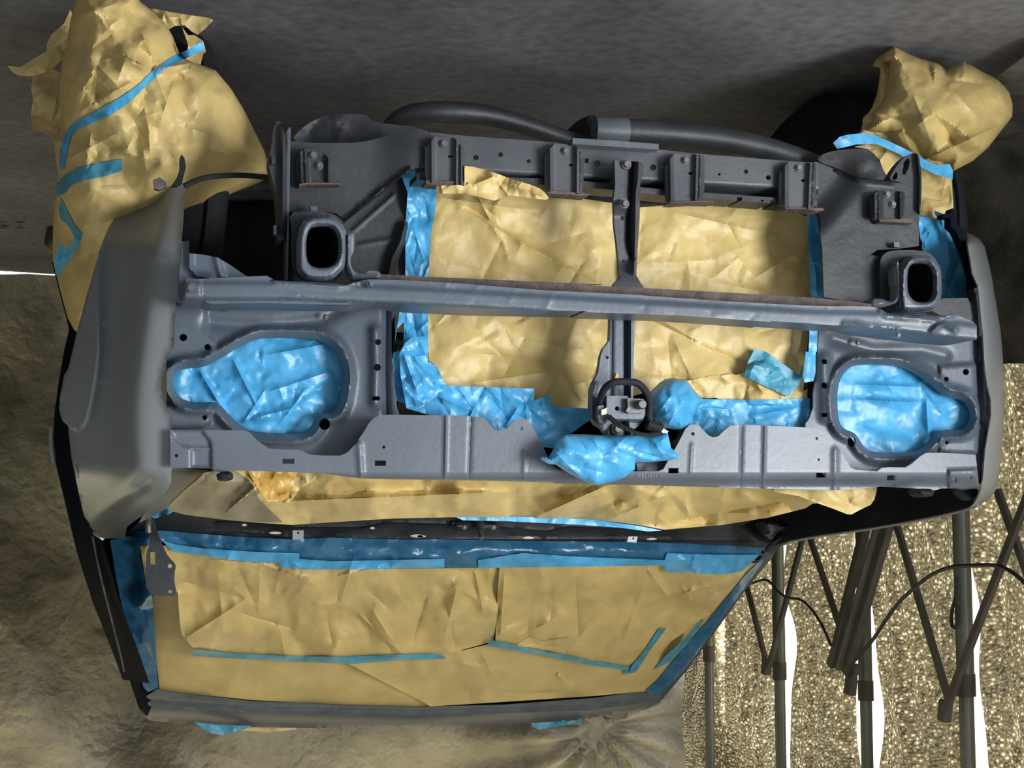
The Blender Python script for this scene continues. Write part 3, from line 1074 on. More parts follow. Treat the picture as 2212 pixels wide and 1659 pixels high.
# --- bumper beam
beam_top = R6((1335, 870), (1460, 880), (1850, 860), (2040, 852), (2100, 885)) + R2((60, 1200), (450, 1216), (560, 1234), (630, 1208), (700, 1195), (1000, 1203), (1300, 1222), (1900, 1272)) + R3((0, 1262), (600, 1292), (1200, 1335), (1700, 1362), (1880, 1368)) + R5((700, 716), (900, 722), (960, 740), (1010, 772), (1100, 785), (1500, 796), (1560, 782), (1640, 805), (1750, 850), (1778, 880))
beam_bot = R5((1778, 1000), (1700, 1010), (1400, 985), (1100, 945), (850, 918), (760, 890), (700, 878), (560, 880), (300, 860), (0, 842)) + R3((1500, 1468), (900, 1425), (300, 1404)) + R2((2100, 1398), (1400, 1386), (930, 1362), (860, 1346), (760, 1342), (700, 1358), (300, 1354), (0, 1345)) + R6((1560, 1092), (1500, 1068), (1330, 1062))
beam_poly = beam_top + beam_bot


def beam_mid(p):
    return np.interp(p[:, 0], [397, 620, 900, 1345, 1760, 1900, 2110], [627, 628, 640, 666, 690, 693, 719])


beam_h = add(lambda p: 0.006 * np.exp(-((p[:, 1] - beam_mid(p)) / 17.0) ** 8),
             lambda p: -0.012 * sstep(p[:, 1] - beam_mid(p), 14, 22),
             pad(R6((1336, 870), (1480, 870), (1480, 1060), (1336, 1060)), 0.004, 5),
             ridge(R5((1400, 930), (1450, 880), (1500, 870), (1590, 920)), 0.010, 5), ridge(R5((960, 760), (1010, 800), (1400, 830), (1560, 795)), 0.006, 6),
             ridge(R5((650, 868), (780, 880), (850, 900), (1100, 925)), 0.006, 5), ridge(R2((100, 1210), (500, 1240), (640, 1215)), 0.005, 5),
             crumple(5, 40, (400, 590, 2110, 740), 0.0018, 20, 80, 4, 12))
beam = sheet('bumper_beam', beam_poly, -0.030, 'steel', car, step=5, thick=0.07, h=beam_h, angle=65)
fl_poly = R2((700, 1172), (780, 1163), (1200, 1184), (1700, 1206), (2192, 1226)) + R3((300, 1232), (600, 1246), (900, 1262), (1300, 1284), (1760, 1312), (2000, 1335), (2140, 1352)) + R3((2140, 1372), (1700, 1366), (1200, 1340), (600, 1296), (0, 1268)) + R2((1900, 1276), (1300, 1228), (1000, 1208), (700, 1200))
sheet('beam_flange', fl_poly, -0.006, 'rust', beam, step=9, thick=0.006, h=crumple(6, 30, (800, 590, 1900, 660), 0.001, 20, 70, 4, 10))
bolt(*R6((1390, 957))[0], -0.044, 8, beam)
sheet('dent', chaikin(R3((905, 1422), (940, 1412), (1000, 1410), (1060, 1420), (1040, 1432), (960, 1434)), 1), -0.031, 'void', beam, step=5, thick=0.006)
sheet('weld_tab', R2((700, 1205), (745, 1200), (735, 1225), (715, 1245)), -0.046, 'steel', beam, step=6, thick=0.008)
bolt(*R5((1105, 962))[0], -0.010, 5, beam)
# end stay and bracket beside the left fender
sheet('beam_stay', R6((1315, 560), (1375, 552), (1378, 660), (1500, 672), (1620, 696), (1720, 755), (1840, 838), (1900, 870), (1460, 885), (1336, 880), (1330, 1062), (1285, 1070), (1290, 860), (1305, 740)), 0.005, 'steel', car, step=5, thick=0.02, angle=65, h=add(ridge(R6((1378, 560), (1380, 780), (1440, 850), (1560, 870)), 0.010, 6), ridge(R6((1610, 700), (1650, 850)), 0.006, 7)))
sheet('beam_stay', R5((1480, 650), (1700, 645), (1725, 700), (1760, 560), (1790, 560), (1805, 720), (1830, 960), (1780, 990), (1775, 870), (1560, 790), (1480, 800), (1400, 760)), 0.045, 'dark', car, step=8, thick=0.02, h=ridge(R5((1765, 560), (1790, 800), (1800, 960)), 0.012, 6))

# --- lower crossmember
cm_poly = [(900, 284), (931, 286), (999, 293), (1178, 306), (1238, 310), (1423, 323), (1518, 333), (1666, 345), (1768, 352), (1768, 440), (1690, 436), (1520, 426), (1440, 420), (1260, 402), (1180, 396), (1000, 388), (900, 380)]
cm_holes = [circle(1028, 340, 6), circle(1081, 334, 5.5), circle(1142, 348, 4.5), circle(1290, 353, 7), rect(1263, 342, 1271, 352), circle(1410.5, 362, 7), rect(1429, 353, 1437, 364), circle(1554, 376.5, 3, n=8), circle(1611, 370.5, 5), circle(1660, 383.5, 5.5)]
cm_h = add(lambda p: -0.045 * sstep(p[:, 1] - np.interp(p[:, 0], [900, 1760], [362, 410]), -3, 22), crumple(8, 20, (900, 290, 1760, 440), 0.001, 20, 80, 5, 12))
cm = sheet('lower_crossmember', cm_poly, 0.048, 'steel_dark', car, cm_holes, step=5, thick=0.008, h=cm_h, angle=65)
cm_lip = [(900, 388), (1000, 392), (1180, 399), (1262, 405), (1345, 412), (1440, 423), (1520, 428), (1690, 441), (1765, 447), (1765, 433), (1690, 428), (1520, 416), (1440, 410), (1345, 400), (1262, 391), (1180, 386), (1000, 380), (900, 376)]
sheet('crossmember_lip', cm_lip, 0.046, 'dark', cm, [rrect(1592, 426, 1603, 434, 2), circle(1647, 434, 2.4, n=8), rrect(1664, 433, 1676, 441, 2)], step=8, thick=0.05)
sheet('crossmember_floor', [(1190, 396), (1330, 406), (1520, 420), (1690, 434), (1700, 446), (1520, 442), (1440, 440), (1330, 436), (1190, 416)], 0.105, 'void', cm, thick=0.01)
sheet('mount_strip', [(1237, 298), (1330, 304), (1423, 311), (1423, 323), (1330, 317), (1237, 311)], 0.020, 'shade', cm, step=8, thick=0.02)


def bracket(poly, Y, bolts, slots, ridges, lip=None, material='steel_dark'):
    hs = [ridge([a, b], 0.010, 4.5) for a, b in ridges]
    o = sheet('bracket', chaikin(poly, 1), Y, material, cm, [rect(*s) for s in slots], step=3, thick=0.006, h=add(*hs) if hs else None, angle=65)
    for x, y, r in bolts:
        bolt(x, y, Y - 0.001, r, o)
    if lip:
        sheet('bracket_lip', lip, Y - 0.006, 'rust', o, step=6, thick=0.03)
    return o


bracket([(919, 294), (1003, 299), (1003, 398), (1000, 402), (924, 396), (919, 390)], 0.034, [(958, 311, 7)], [(968, 335.5, 977, 340.5)],
        [((932, 296), (933, 394)), ((986, 299), (985, 400)), ((996, 299), (996, 400))], SA((100, 640), (150, 625), (520, 645), (595, 655), (545, 712), (430, 690), (240, 680), (110, 670)))
bracket([(1178, 308), (1262, 314), (1260, 416), (1256, 420), (1184, 413), (1177, 406)], 0.034, [(1221, 327, 7)], [(1229, 354, 1238, 359)],
        [((1188, 310), (1189, 412)), ((1247, 314), (1246, 416)), ((1256, 314), (1254, 416))], SA((1480, 775), (1560, 745), (1800, 765), (1985, 785), (1940, 810), (1700, 790)))
bracket(SB((605, 140), (950, 150), (985, 158), (980, 570), (900, 585), (700, 610), (640, 615), (612, 590)), 0.034, [(1480.5, 347, 7)], [(1487.5, 371.5, 1497, 377)],
        [(SB((655, 150))[0], SB((660, 600))[0]), (SB((905, 155))[0], SB((895, 575))[0]), (SB((945, 155))[0], SB((935, 575))[0])], SB((640, 615), (700, 600), (1060, 590), (1070, 612), (900, 605), (720, 618)))
bracket(SB((1700, 215), (2040, 230), (2050, 250), (2040, 655), (1960, 670), (1740, 650), (1695, 630)), 0.036, [(1724.5, 363, 7)], [(1731, 387, 1740, 393)],
        [(SB((1750, 220))[0], SB((1750, 640))[0]), (SB((1990, 230))[0], SB((1975, 660))[0]), (SB((2030, 235))[0], SB((2015, 660))[0])], SB((1740, 655), (1950, 655), (2110, 660), (2130, 680), (2060, 692), (1960, 672), (1760, 672)))
bracket(R2((235, 355), (440, 370), (455, 560), (440, 578), (262, 578), (240, 560)), 0.042, [(676, 335.5, 7), (690, 358.5, 7)], [],
        [(R2((262, 360))[0], R2((270, 570))[0]), (R2((290, 362))[0], R2((300, 570))[0]), (R2((440, 372))[0], R2((440, 560))[0])], R2((255, 585), (300, 575), (520, 578), (520, 588), (300, 588), (260, 597)), 'dark')
bracket(R4((970, 1145), (1180, 1150), (1235, 1160), (1235, 1365), (1010, 1370), (975, 1350)), 0.030, [(1915.5, 420.5, 7), (1928, 442, 7)], [],
        [(R4((1000, 1150))[0], R4((1000, 1350))[0]), (R4((1030, 1150))[0], R4((1035, 1360))[0]), (R4((1190, 1155))[0], R4((1190, 1360))[0])], R4((1040, 1358), (1290, 1355), (1330, 1375), (1290, 1390), (1120, 1380), (1040, 1380)), 'dark')

# --- gussets between crossmember and rails
lg = R2((190, 308), (350, 322), (600, 322), (690, 310), (780, 287), (900, 258), (1000, 246), (1095, 256), (1095, 380), (1020, 480), (975, 492), (900, 540), (700, 700), (545, 832), (530, 800), (490, 770), (300, 757), (190, 762))
sheet('front_gusset', lg, 0.058, 'dark', car, step=6, thick=0.004, angle=65, h=add(ridge(R2((540, 830), (760, 640), (960, 490)), 0.010, 4), crumple(9, 12, (620, 290, 930, 480), 0.0015, 60, 160, 25, 60), lambda p: 0.012 * sstep(p[:, 0], 800, 905)))
sheet('inner_gusset', R2((545, 832), (975, 492), (960, 700), (930, 1165), (560, 1180), (540, 900)), 0.150, 'dark', car, step=6, angle=65, thick=0.004, h=add(ridge(R2((600, 880), (860, 650)), 0.004, 3), ridge(R2((640, 970), (860, 930)), 0.003, 3), ridge(R2((830, 1160), (850, 1060), (900, 960), (930, 850)), 0.02, 9)))
rg = R4((560, 930), (700, 985), (860, 1055), (1100, 1078), (1240, 1100), (1330, 1130), (1330, 1560), (1180, 1580), (1020, 1590), (950, 1640)) + R5((840, 290), (890, 280), (950, 300), (960, 640), (880, 660), (780, 690), (480, 640)) + R3((1836, 1310), (1826, 1000), (1800, 800), (1770, 700), (1770, 450))
sheet('front_gusset', rg, 0.075, 'dark', car, step=6, thick=0.004, angle=65, h=add(lambda p: 0.03 * sstep(p[:, 0] + 0.9 * (p[:, 1] - 400), 1790, 1880), ridge(R4((720, 985), (870, 1060), (1130, 1085)), 0.012, 4), crumple(10, 12, (1760, 350, 1980, 640), 0.0015, 60, 160, 25, 60)))
# towing eyes
sheet('tow_hook', chaikin(R2((105, 200), (120, 178), (150, 195), (160, 260), (172, 320), (180, 420), (175, 900), (150, 950), (110, 950), (120, 700), (60, 470), (65, 400), (90, 330)), 1), 0.030, 'dark', car, step=5, thick=0.03, angle=65, h=ridge(R2((150, 220), (150, 900)), 0.012, 5))
sheet('tow_hook', chaikin(R4((1105, 1065), (1140, 1000), (1190, 930), (1240, 885), (1290, 862), (1325, 875), (1340, 930), (1352, 1050), (1350, 1200), (1335, 1340), (1320, 1560), (1270, 1550), (1260, 1120), (1180, 1080)), 1), 0.045, 'dark', car, [chaikin(R4((1205, 1000), (1215, 940), (1240, 905), (1262, 910), (1260, 960), (1235, 1020), (1215, 1035)), 1), chaikin(R4((1125, 1065), (1150, 1015), (1165, 1005), (1172, 1030), (1165, 1065)), 1)], step=4, thick=0.02, angle=65, h=ridge(R4((1320, 880), (1338, 1050), (1335, 1300)), 0.012, 5))
sheet('gusset_edge', R2((180, 240), (192, 222), (204, 226), (200, 300), (192, 760), (182, 1190), (174, 1190), (178, 700)), 0.030, 'steel', car, step=10, thick=0.03)
sheet('small_clip', R2((92, 850), (112, 850), (112, 908), (92, 908)), 0.02, 'shade', car, step=10, thick=0.008)
sheet('small_clip', R2((78, 400), (105, 405), (105, 455), (80, 458)), 0.02, 'dark', car, step=10, thick=0.008)
sheet('small_clip', R2((328, 728), (372, 728), (376, 760), (330, 765)), 0.030, 'steel', car, step=8, thick=0.01)
sheet('small_clip', R5((1070, 170), (1118, 172), (1118, 215), (1075, 210)), 0.030, 'steel', car, step=8, thick=0.01)


# --- frame rail ends: octagonal tubes with flanged mouths
def rail_end(outer, inner, Y, body, depth, shift):
    outer, inner = chaikin(outer, 1), chaikin(inner, 2)
    o = sheet('frame_rail_end', outer, Y, 'rail', car, [inner], step=3.5, thick=0.012, angle=65, h=lambda p: 0.016 * sstep(dist(outer, p), 0, 9) - 0.008 * sstep(-dist(inner, p), -5, 0))
    n = len(inner)
    i3 = np.array([ptY(x, y, Y) for x, y in inner])
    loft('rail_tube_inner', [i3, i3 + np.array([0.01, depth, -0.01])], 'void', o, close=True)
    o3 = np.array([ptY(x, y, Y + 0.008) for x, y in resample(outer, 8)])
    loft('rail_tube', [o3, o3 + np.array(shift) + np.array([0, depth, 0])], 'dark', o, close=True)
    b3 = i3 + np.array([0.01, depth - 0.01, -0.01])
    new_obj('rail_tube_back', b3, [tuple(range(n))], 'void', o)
    if body:
        sheet('rail_collar', chaikin(body, 1), Y + 0.03, 'dark', o, [chaikin([(ox * 0.97 + 0.03 * np.mean([q[0] for q in outer]), oy * 0.97 + 0.03 * np.mean([q[1] for q in outer])) for ox, oy in outer], 0)], step=8, thick=0.03)
    return o


rail_end(R2((300, 792), (440, 780), (500, 805), (550, 862), (562, 930), (560, 1100), (520, 1150), (460, 1200), (310, 1200), (255, 1150), (240, 1100), (247, 880)),
         R2((325, 868), (345, 850), (440, 845), (490, 870), (515, 930), (515, 1040), (490, 1090), (440, 1120), (350, 1120), (312, 1090), (300, 1040), (300, 930)), -0.010,
         R2((190, 768), (300, 757), (440, 766), (505, 790), (560, 860), (570, 930), (566, 1110), (520, 1170), (470, 1212), (280, 1212), (215, 1150), (205, 1000), (210, 880)), 0.45, (-0.03, 0, 0.0))
rail_end(R5((1140, 365), (1190, 295), (1250, 280), (1380, 285), (1412, 315), (1455, 385), (1472, 420), (1472, 660), (1420, 730), (1380, 755), (1150, 765), (1118, 720), (1115, 420)),
         R5((1185, 400), (1240, 340), (1370, 340), (1412, 370), (1440, 440), (1440, 580), (1420, 640), (1370, 682), (1270, 685), (1220, 650), (1185, 590)), 0.002,
         R5((950, 330), (985, 270), (1050, 238), (1300, 238), (1400, 275), (1462, 380), (1478, 420), (1478, 665), (1430, 740), (1385, 765), (1130, 775), (1060, 700), (960, 650), (948, 500)), 0.45, (0.035, 0, -0.012))
sheet('corner_bracket', chaikin(R2((562, 905), (600, 900), (610, 912), (605, 1020), (582, 1060), (590, 1120), (615, 1152), (680, 1158), (695, 1140), (760, 1142), (778, 1158), (776, 1188), (690, 1190), (560, 1196)), 1), -0.012, 'rail', car, step=4, thick=0.02, angle=70, h=ridge(R2((572, 920), (570, 1100), (600, 1175), (760, 1175)), 0.006, 4))
sheet('corner_bracket', chaikin(R5((1098, 328), (1112, 330), (1118, 640), (1092, 690), (1000, 722), (865, 716), (880, 655), (980, 652), (1010, 674), (1060, 672), (1088, 640), (1094, 560), (1075, 520), (1075, 378), (1100, 368)), 1), 0.000, 'rail', car, step=4, thick=0.02, angle=70, h=ridge(R5((1105, 340), (1108, 640), (1060, 690), (900, 690)), 0.006, 4))

# --- centre strap and latch post
st = sheet('centre_strap', R3((495, 432), (560, 438), (632, 440), (668, 446), (682, 480), (680, 510), (660, 590), (657, 800), (645, 1000), (636, 1170), (665, 1220), (682, 1240), (680, 1276), (486, 1266), (490, 1225), (530, 1180), (524, 1100), (510, 960), (496, 850), (490, 680), (502, 590)), 0.008, 'steel_dark', car,
           [circle(*R3((546, 805))[0], 4.5), circle(*R3((552, 1078))[0], 3.2, n=8)], step=3.5, thick=0.008, angle=65,
           h=add(ridge(R3((652, 450), (645, 560), (632, 640), (628, 900), (622, 1150)), 0.016, 5), ridge(R3((610, 450), (608, 700), (590, 780), (585, 940), (612, 1060)), -0.016, 5), lambda p: -0.03 * sstep(p[:, 1], 430, 470) * (1 - sstep(p[:, 1], 560, 620))))
bolt(1353, 355, 0.006, 9, st)
bolt(1349, 440.5, 0.000, 8, st)
post = sheet('latch_post', S1((1892, -60), (1890, 100), (1884, 220), (1830, 290), (1808, 350), (1798, 420), (1785, 500), (1740, 580), (1722, 640), (1718, 760), (1722, 880), (1760, 935), (1810, 965), (1845, 1010), (1862, 1060), (1868, 1106), (2082, 1112), (2085, 980), (2084, 700), (2092, 300), (2096, -60)), 0.050, 'steel', car,
             [circle(*S1((1861, 365))[0], 3.8)], step=3.5, thick=0.012, angle=65,
             h=add(pad(S1((2003, -80), (2060, -80), (2056, 1130), (2008, 1130)), -0.022, 4), ridge(S1((1906, -50), (1902, 700)), -0.004, 2.5), ridge(S1((1868, 1000), (1872, 1110)), 0.01, 3), ridge(S1((1760, 600), (1735, 700), (1735, 880), (1800, 960)), 0.01, 5)))
sheet('latch_post_patch', S1((1940, 500), (1962, 500), (1958, 545), (1930, 540)), 0.047, 'amber', post, step=5, thick=0.003)
latch = sheet('hood_latch', S9((325, 350), (610, 352), (620, 380), (835, 395), (870, 440), (860, 600), (840, 640), (815, 700), (760, 770), (700, 810), (640, 780), (630, 690), (480, 690), (360, 610), (320, 590)), 0.020, 'steel', car, [circle(*S9((467, 527))[0], 5)], step=5, thick=0.02,
              h=lambda p: -0.012 * sstep(p[:, 1], 905, 912))
sheet('latch_block', S9((610, 385), (832, 395), (832, 590), (630, 590), (590, 560), (618, 500)), 0.008, 'bolt', latch, step=6, thick=0.016)
c = ptY(*S9((765, 478))[0], 0.008)
lathe('latch_pin', [(0.0074, 0.0), (0.0074, -0.014), (0.006, -0.017)], 'bolt', latch, 20, 'Y', c)
bolt(*S9((468, 812))[0], 0.044, 10, post)
sheet('cable_clip', S9((205, 490), (285, 478), (290, 540), (325, 610), (320, 720), (280, 745), (225, 720), (205, 640)), 0.024, 'shade', latch, step=6, thick=0.012, h=ridge(S9((300, 620), (295, 720)), 0.004, 3))
sheet('plastic_tab', ragged(S9((250, 545), (330, 510), (325, 600), (255, 620)), 3, 0.8, 5), 0.018, 'cream', latch, step=4, thick=0.004)
tube('harness', pxpath([(1296, 893, 0.04), (1296, 865, 0.03), (1303, 842, 0.012), (1318, 828, 0.002), (1335, 824, 0.0), (1358, 825, 0.0), (1376, 826, 0.002), (1390, 838, 0.006), (1402, 858, 0.012), (1404, 880, 0.018), (1402, 900, 0.02), (1408, 925, 0.02)]), 0.0056, 'rubber', latch, 12, 3)
tube('harness', pxpath([(1316, 898, 0.016), (1332, 914, 0.010), (1352, 925, 0.006), (1375, 936, 0.004), (1400, 940, 0.006), (1424, 936, 0.014)]), 0.0030, 'rubber', latch, 10, 3)
tube('harness', pxpath([(1314, 900, 0.012), (1330, 918, 0.006), (1352, 928, 0.002), (1378, 938, 0.000), (1402, 941, 0.002), (1418, 938, 0.012)]), 0.0022, 'rubber', latch, 10, 3)
tube('connector', pxpath([(1398, 916, 0.02), (1412, 922, 0.02), (1428, 926, 0.02)]), 0.009, 'rubber', latch, 10, 0)
sheet('connector_tip', S9((1075, 815), (1110, 800), (1175, 840), (1160, 865), (1085, 860)), 0.012, 'cream', latch, step=5, thick=0.01)

# --- pipes and shields under the nose
sheet('splash_shield', chaikin(R2((200, 310), (260, 240), (330, 185), (450, 142), (560, 138), (685, 138), (705, 170), (760, 192), (900, 208), (1000, 220), (1110, 262), (1000, 262), (860, 290), (740, 312), (600, 326), (350, 326)), 1), 0.14, 'dark', car, step=9, thick=0.02, h=crumple(12, 20, (620, 240, 940, 310), 0.004, 30, 120, 8, 24))
sheet('splash_shield', chaikin(R4((570, 900), (640, 862), (760, 838), (900, 830), (985, 852), (1030, 920), (1080, 1020), (1115, 1075), (980, 1060), (860, 1045), (720, 980), (590, 935)), 1), 0.15, 'dark', car, step=9, thick=0.02, h=crumple(13, 16, (1760, 315, 1930, 395), 0.004, 30, 120, 8, 24))
tube('subframe_tube', pxpath([(836, 285, 0.22), (862, 258, 0.20), (895, 245, 0.18), (940, 241, 0.17), (1000, 242, 0.17), (1065, 250, 0.18), (1130, 268, 0.19), (1200, 292, 0.20), (1260, 312, 0.22)]), [0.014, 0.017, 0.017, 0.017, 0.016, 0.015, 0.014], 'dark', car, 16, 3)
pipe = tube('subframe_tube', pxpath([(1288, 282, 0.18), (1330, 283, 0.17), (1400, 286, 0.17), (1480, 291, 0.17), (1560, 300, 0.18), (1650, 318, 0.19), (1720, 338, 0.2), (1790, 362, 0.22)]), [0.0215, 0.0215, 0.0215, 0.021, 0.020, 0.017, 0.012], 'dark', car, 20, 3)
v, f = tube_mesh(pxpath([(1284, 281, 0.17), (1318, 282.5, 0.168), (1352, 284, 0.168)]), 0.0235, 20, 0)
new_obj('pipe_sleeve', v, f, 'shade', pipe)
tube('sway_bar', pxpath([(1240, 300, 0.30), (1262, 280, 0.26), (1284, 272, 0.24)]), 0.02, 'rubber', car, 12, 2)

# --- wheel housing walls
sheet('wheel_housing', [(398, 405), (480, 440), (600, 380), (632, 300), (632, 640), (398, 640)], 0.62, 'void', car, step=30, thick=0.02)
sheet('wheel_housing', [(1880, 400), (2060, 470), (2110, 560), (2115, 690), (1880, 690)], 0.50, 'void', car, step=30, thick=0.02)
tube('brake_hose', pxpath([(398, 402, 0.10), (418, 392, 0.10), (440, 384, 0.10), (470, 380, 0.10), (520, 378, 0.10), (580, 383, 0.08)]), 0.0042, 'rubber', car, 10, 3)

# --- fenders
fo = R6((1345, 62), (1290, 80), (1230, 92), (1130, 135), (1000, 170), (930, 215), (860, 270), (790, 325), (730, 378), (690, 440), (655, 520), (610, 640), (560, 820), (505, 1010), (460, 1180), (420, 1320), (380, 1500), (345, 1640)) + R7((310, 200), (278, 370), (266, 480), (278, 540), (300, 592), (345, 632), (352, 720), (372, 900), (405, 1060), (440, 1230), (480, 1400), (525, 1505), (600, 1570), (640, 1592))
fi = R7((832, 1590), (838, 1520), (852, 1488), (1000, 1378), (1130, 1250), (1195, 1170), (1222, 1110), (1228, 1000), (1232, 760), (1227, 560), (1165, 440), (1140, 320), (1152, 200), (1190, 70), (1215, 0)) + R6((1215, 1500), (1245, 1455), (1255, 1250), (1265, 1090), (1285, 1040), (1300, 750), (1310, 600), (1325, 420), (1340, 190))
lf_poly = fo + fi
_fo, _fi = np.array(fo), np.array(fi)
_fis = np.array([(402, 390), (394, 520), (386, 640), (374, 760), (368, 880), (370, 990), (364, 1050), (330, 1110), (268, 1170)], float)
_fos = np.array([(290, 380), (215, 460), (172, 590), (146, 700), (116, 800), (104, 900), (114, 1000), (138, 1100), (170, 1190)], float)


def lf_t(p):
    d1 = dist(_fis, p, False)
    d2 = dist(_fos, p, False)
    return d1 / (d1 + d2 + 1e-6)


flare = R7((620, -1600), (620, 0), (590, 250), (550, 450), (515, 590), (480, 650), (435, 683), (345, 640), (200, 560), (100, 0), (100, -800), (400, -1700)) 


def lf_Y(p):
    t = lf_t(p)
    low = sstep(p[:, 1], 1000, 1165)
    prof = 0.02 * t + 0.26 * np.logaddexp(0, (t - 0.30) * 26) / 26 - 0.10 * np.logaddexp(0, (t - 0.50) * 26) / 26
    return 0.075 + prof * 1.15 + 0.42 * low * (0.3 + 0.7 * t) + 0.10 * sstep(-p[:, 1], -560, -400)


fbeads = [(300, 700), (312, 860), (322, 960), (330, 1040)]
lf_h = add(pad(flare, 0.022, 14), ridge([(190, 1140), (225, 1105), (275, 1068), (310, 1045)], -0.016, 16), ridge([(375, 560), (330, 555)], 0.003, 8), ridge(np.array(fi)[8:], 0.004, 3))
lf = sheet('fender', lf_poly, lf_Y, 'fender', car, [R7((414, 955), (424, 960), (438, 1080), (431, 1070), (420, 1000))], step=8, thick=0.004, h=lf_h, angle=50)
# flank of the fender running back to the door
flank = np.array(fo)[24:]
f3 = ptY(flank[:, 0], flank[:, 1], lf_Y(flank) + 0.004)
rows = [f3]
for k in range(1, 6):
    t = k / 5
    q = f3.copy()
    q[:, 1] += (0.86 - f3[:, 1]) * t
    q[:, 0] -= 0.012 * math.sin(t * 1.57)
    rows.append(q)
loft('fender_flank', rows, 'fender', lf)
sheet('fender_tip_tab', R7((540, 1480), (620, 1470), (690, 1510), (690, 1560), (640, 1610), (560, 1560)), 0.55, 'clip', lf, step=6, thick=0.008, h=crumple(31, 8, (190, 1130, 240, 1170), 0.006, 15, 40, 4, 9))
sheet('arch_liner_clip', R1((1150, 1010), (1160, 988), (1180, 1010), (1190, 1070), (1165, 1165), (1130, 1190), (1095, 1190), (1130, 1140), (1150, 1080)), 0.10, 'rubber', lf, step=6, thick=0.012)
sheet('arch_liner_clip', R1((980, 1150), (1020, 1135), (1060, 1160), (1068, 1195), (1020, 1215), (990, 1205)), 0.11, 'bolt', lf, step=6, thick=0.012)
# photo-right fender, seen nearly edge-on
ro = R5((1690, 85), (1750, 108), (1800, 140), (1842, 200), (1868, 300), (1905, 460), (1945, 700), (1982, 930), (2000, 1150), (2010, 1300), (2017, 1640)) + S3((2045, 250), (2048, 400), (2044, 560), (2035, 730), (2020, 900), (2000, 1050), (1980, 1150), (1955, 1210), (1920, 1250), (1840, 1308), (1760, 1340))
ri = S3((1745, 1335), (1790, 1290), (1822, 1245), (1848, 1180), (1862, 1080), (1880, 850), (1905, 700), (1932, 540), (1928, 400), (1900, 290), (1880, 150), (1875, 0)) + R5((1850, 1300), (1830, 960), (1800, 680), (1785, 540), (1740, 440), (1702, 200))
rf_poly = ro + ri
_ro, _ri = np.array(ro), np.array(ri)


def rf_t(p):
    d1 = dist(_ri, p, False)
    return d1 / (d1 + dist(_ro, p, False) + 1e-6)


def rf_Y(p):
    return 0.10 + 0.20 * rf_t(p) ** 2.0 + 0.05 * sstep(-p[:, 1], -620, -500) + 0.10 * sstep(p[:, 1], 1030, 1100)


rf = sheet('fender', rf_poly, rf_Y, 'fender', car, step=6, thick=0.004, angle=50, h=ridge([(2130, 620), (2150, 800), (2158, 900), (2150, 1000)], 0.004, 6))
flank = np.array(ro)[2:]
f3 = ptY(flank[:, 0], flank[:, 1], rf_Y(flank) + 0.004)
rows = [f3]
for k in range(1, 6):
    q = f3.copy()
    q[:, 1] += (0.92 - f3[:, 1]) * k / 5
    q[:, 0] += 0.02 * (k / 5)
    rows.append(q)
loft('fender_flank', rows[:2], 'fender', rf)
# inner apron of that fender and its gutter up to the windshield
ap = [(1890, 1048), (2055, 1054), (2066, 1076), (2100, 1080), (2112, 1092), (2067, 1106), (1960, 1128), (1844, 1147), (1760, 1158), (1700, 1170), (1672, 1178), (1640, 1168), (1600, 1140), (1680, 1100), (1760, 1080), (1840, 1060)]


def ap_Y(p):
    return np.interp(p[:, 0], [1600, 1672, 2112], [0.98, 0.95, 0.24]) + 0.002 * (1165 - p[:, 1]) * 0.4


sheet('fender_apron', ap, ap_Y, 'dark', car, step=8, thick=0.006, tdir=(0, 0.5, -0.5), h=crumple(14, 14, (1680, 1050, 2100, 1170), 0.006, 60, 200, 6, 20))
edge = [(2112, 1092), (2067, 1107), (1960, 1129), (1844, 1148), (1760, 1159), (1705, 1170)]
tube('apron_edge', [ptY(x, y, float(ap_Y(np.array([[x, y]]))[0])) for x, y in edge], 0.0032, 'fender', car, 8, 2)
sheet('apron_opening', chaikin(S3((1615, 1170), (1700, 1180), (1810, 1165), (1825, 1190), (1800, 1240), (1750, 1268), (1700, 1270), (1650, 1225), (1620, 1200)), 1), 0.19, 'void', car, step=8, thick=0.01)
lap = [(366, 1010), (470, 1018), (470, 1040), (430, 1048), (380, 1085), (340, 1110), (300, 1130), (320, 1095), (345, 1060)]
sheet('fender_apron', lap, lambda p: np.interp(p[:, 1], [1010, 1130], [0.14, 0.72]), 'shade', car, step=8, thick=0.006, tdir=(0, 0.5, -0.5), h=ridge([(412, 1022), (370, 1062), (340, 1090)], 0.010, 4))

# --- wheels (the fronts are steered)


def wheel(x, y, rot, label=None):
    prof = [(0.175, -0.085), (0.20, -0.092), (0.255, -0.090), (0.283, -0.078), (0.296, -0.060)]
    prof += [(0.298, -0.045), (0.290, -0.043), (0.290, -0.036), (0.300, -0.034), (0.300, -0.006), (0.291, -0.004), (0.291, 0.004), (0.300, 0.006), (0.300, 0.034), (0.290, 0.036), (0.290, 0.043), (0.298, 0.045)]
    prof += [(0.296, 0.060), (0.283, 0.078), (0.255, 0.090), (0.20, 0.092), (0.175, 0.085)]
    t = lathe('tire', prof, 'rubber', car, 48, 'X', (x, y, 0.300), rot)
    lathe('rim', [(0.17, -0.08), (0.178, -0.07), (0.15, -0.03), (0.06, -0.02), (0.05, -0.05), (0.02, -0.055), (0.02, 0.02), (0.15, 0.03), (0.178, 0.07), (0.17, 0.08)], 'shade', t, 32, 'X', (x, y, 0.300), rot)
    return t


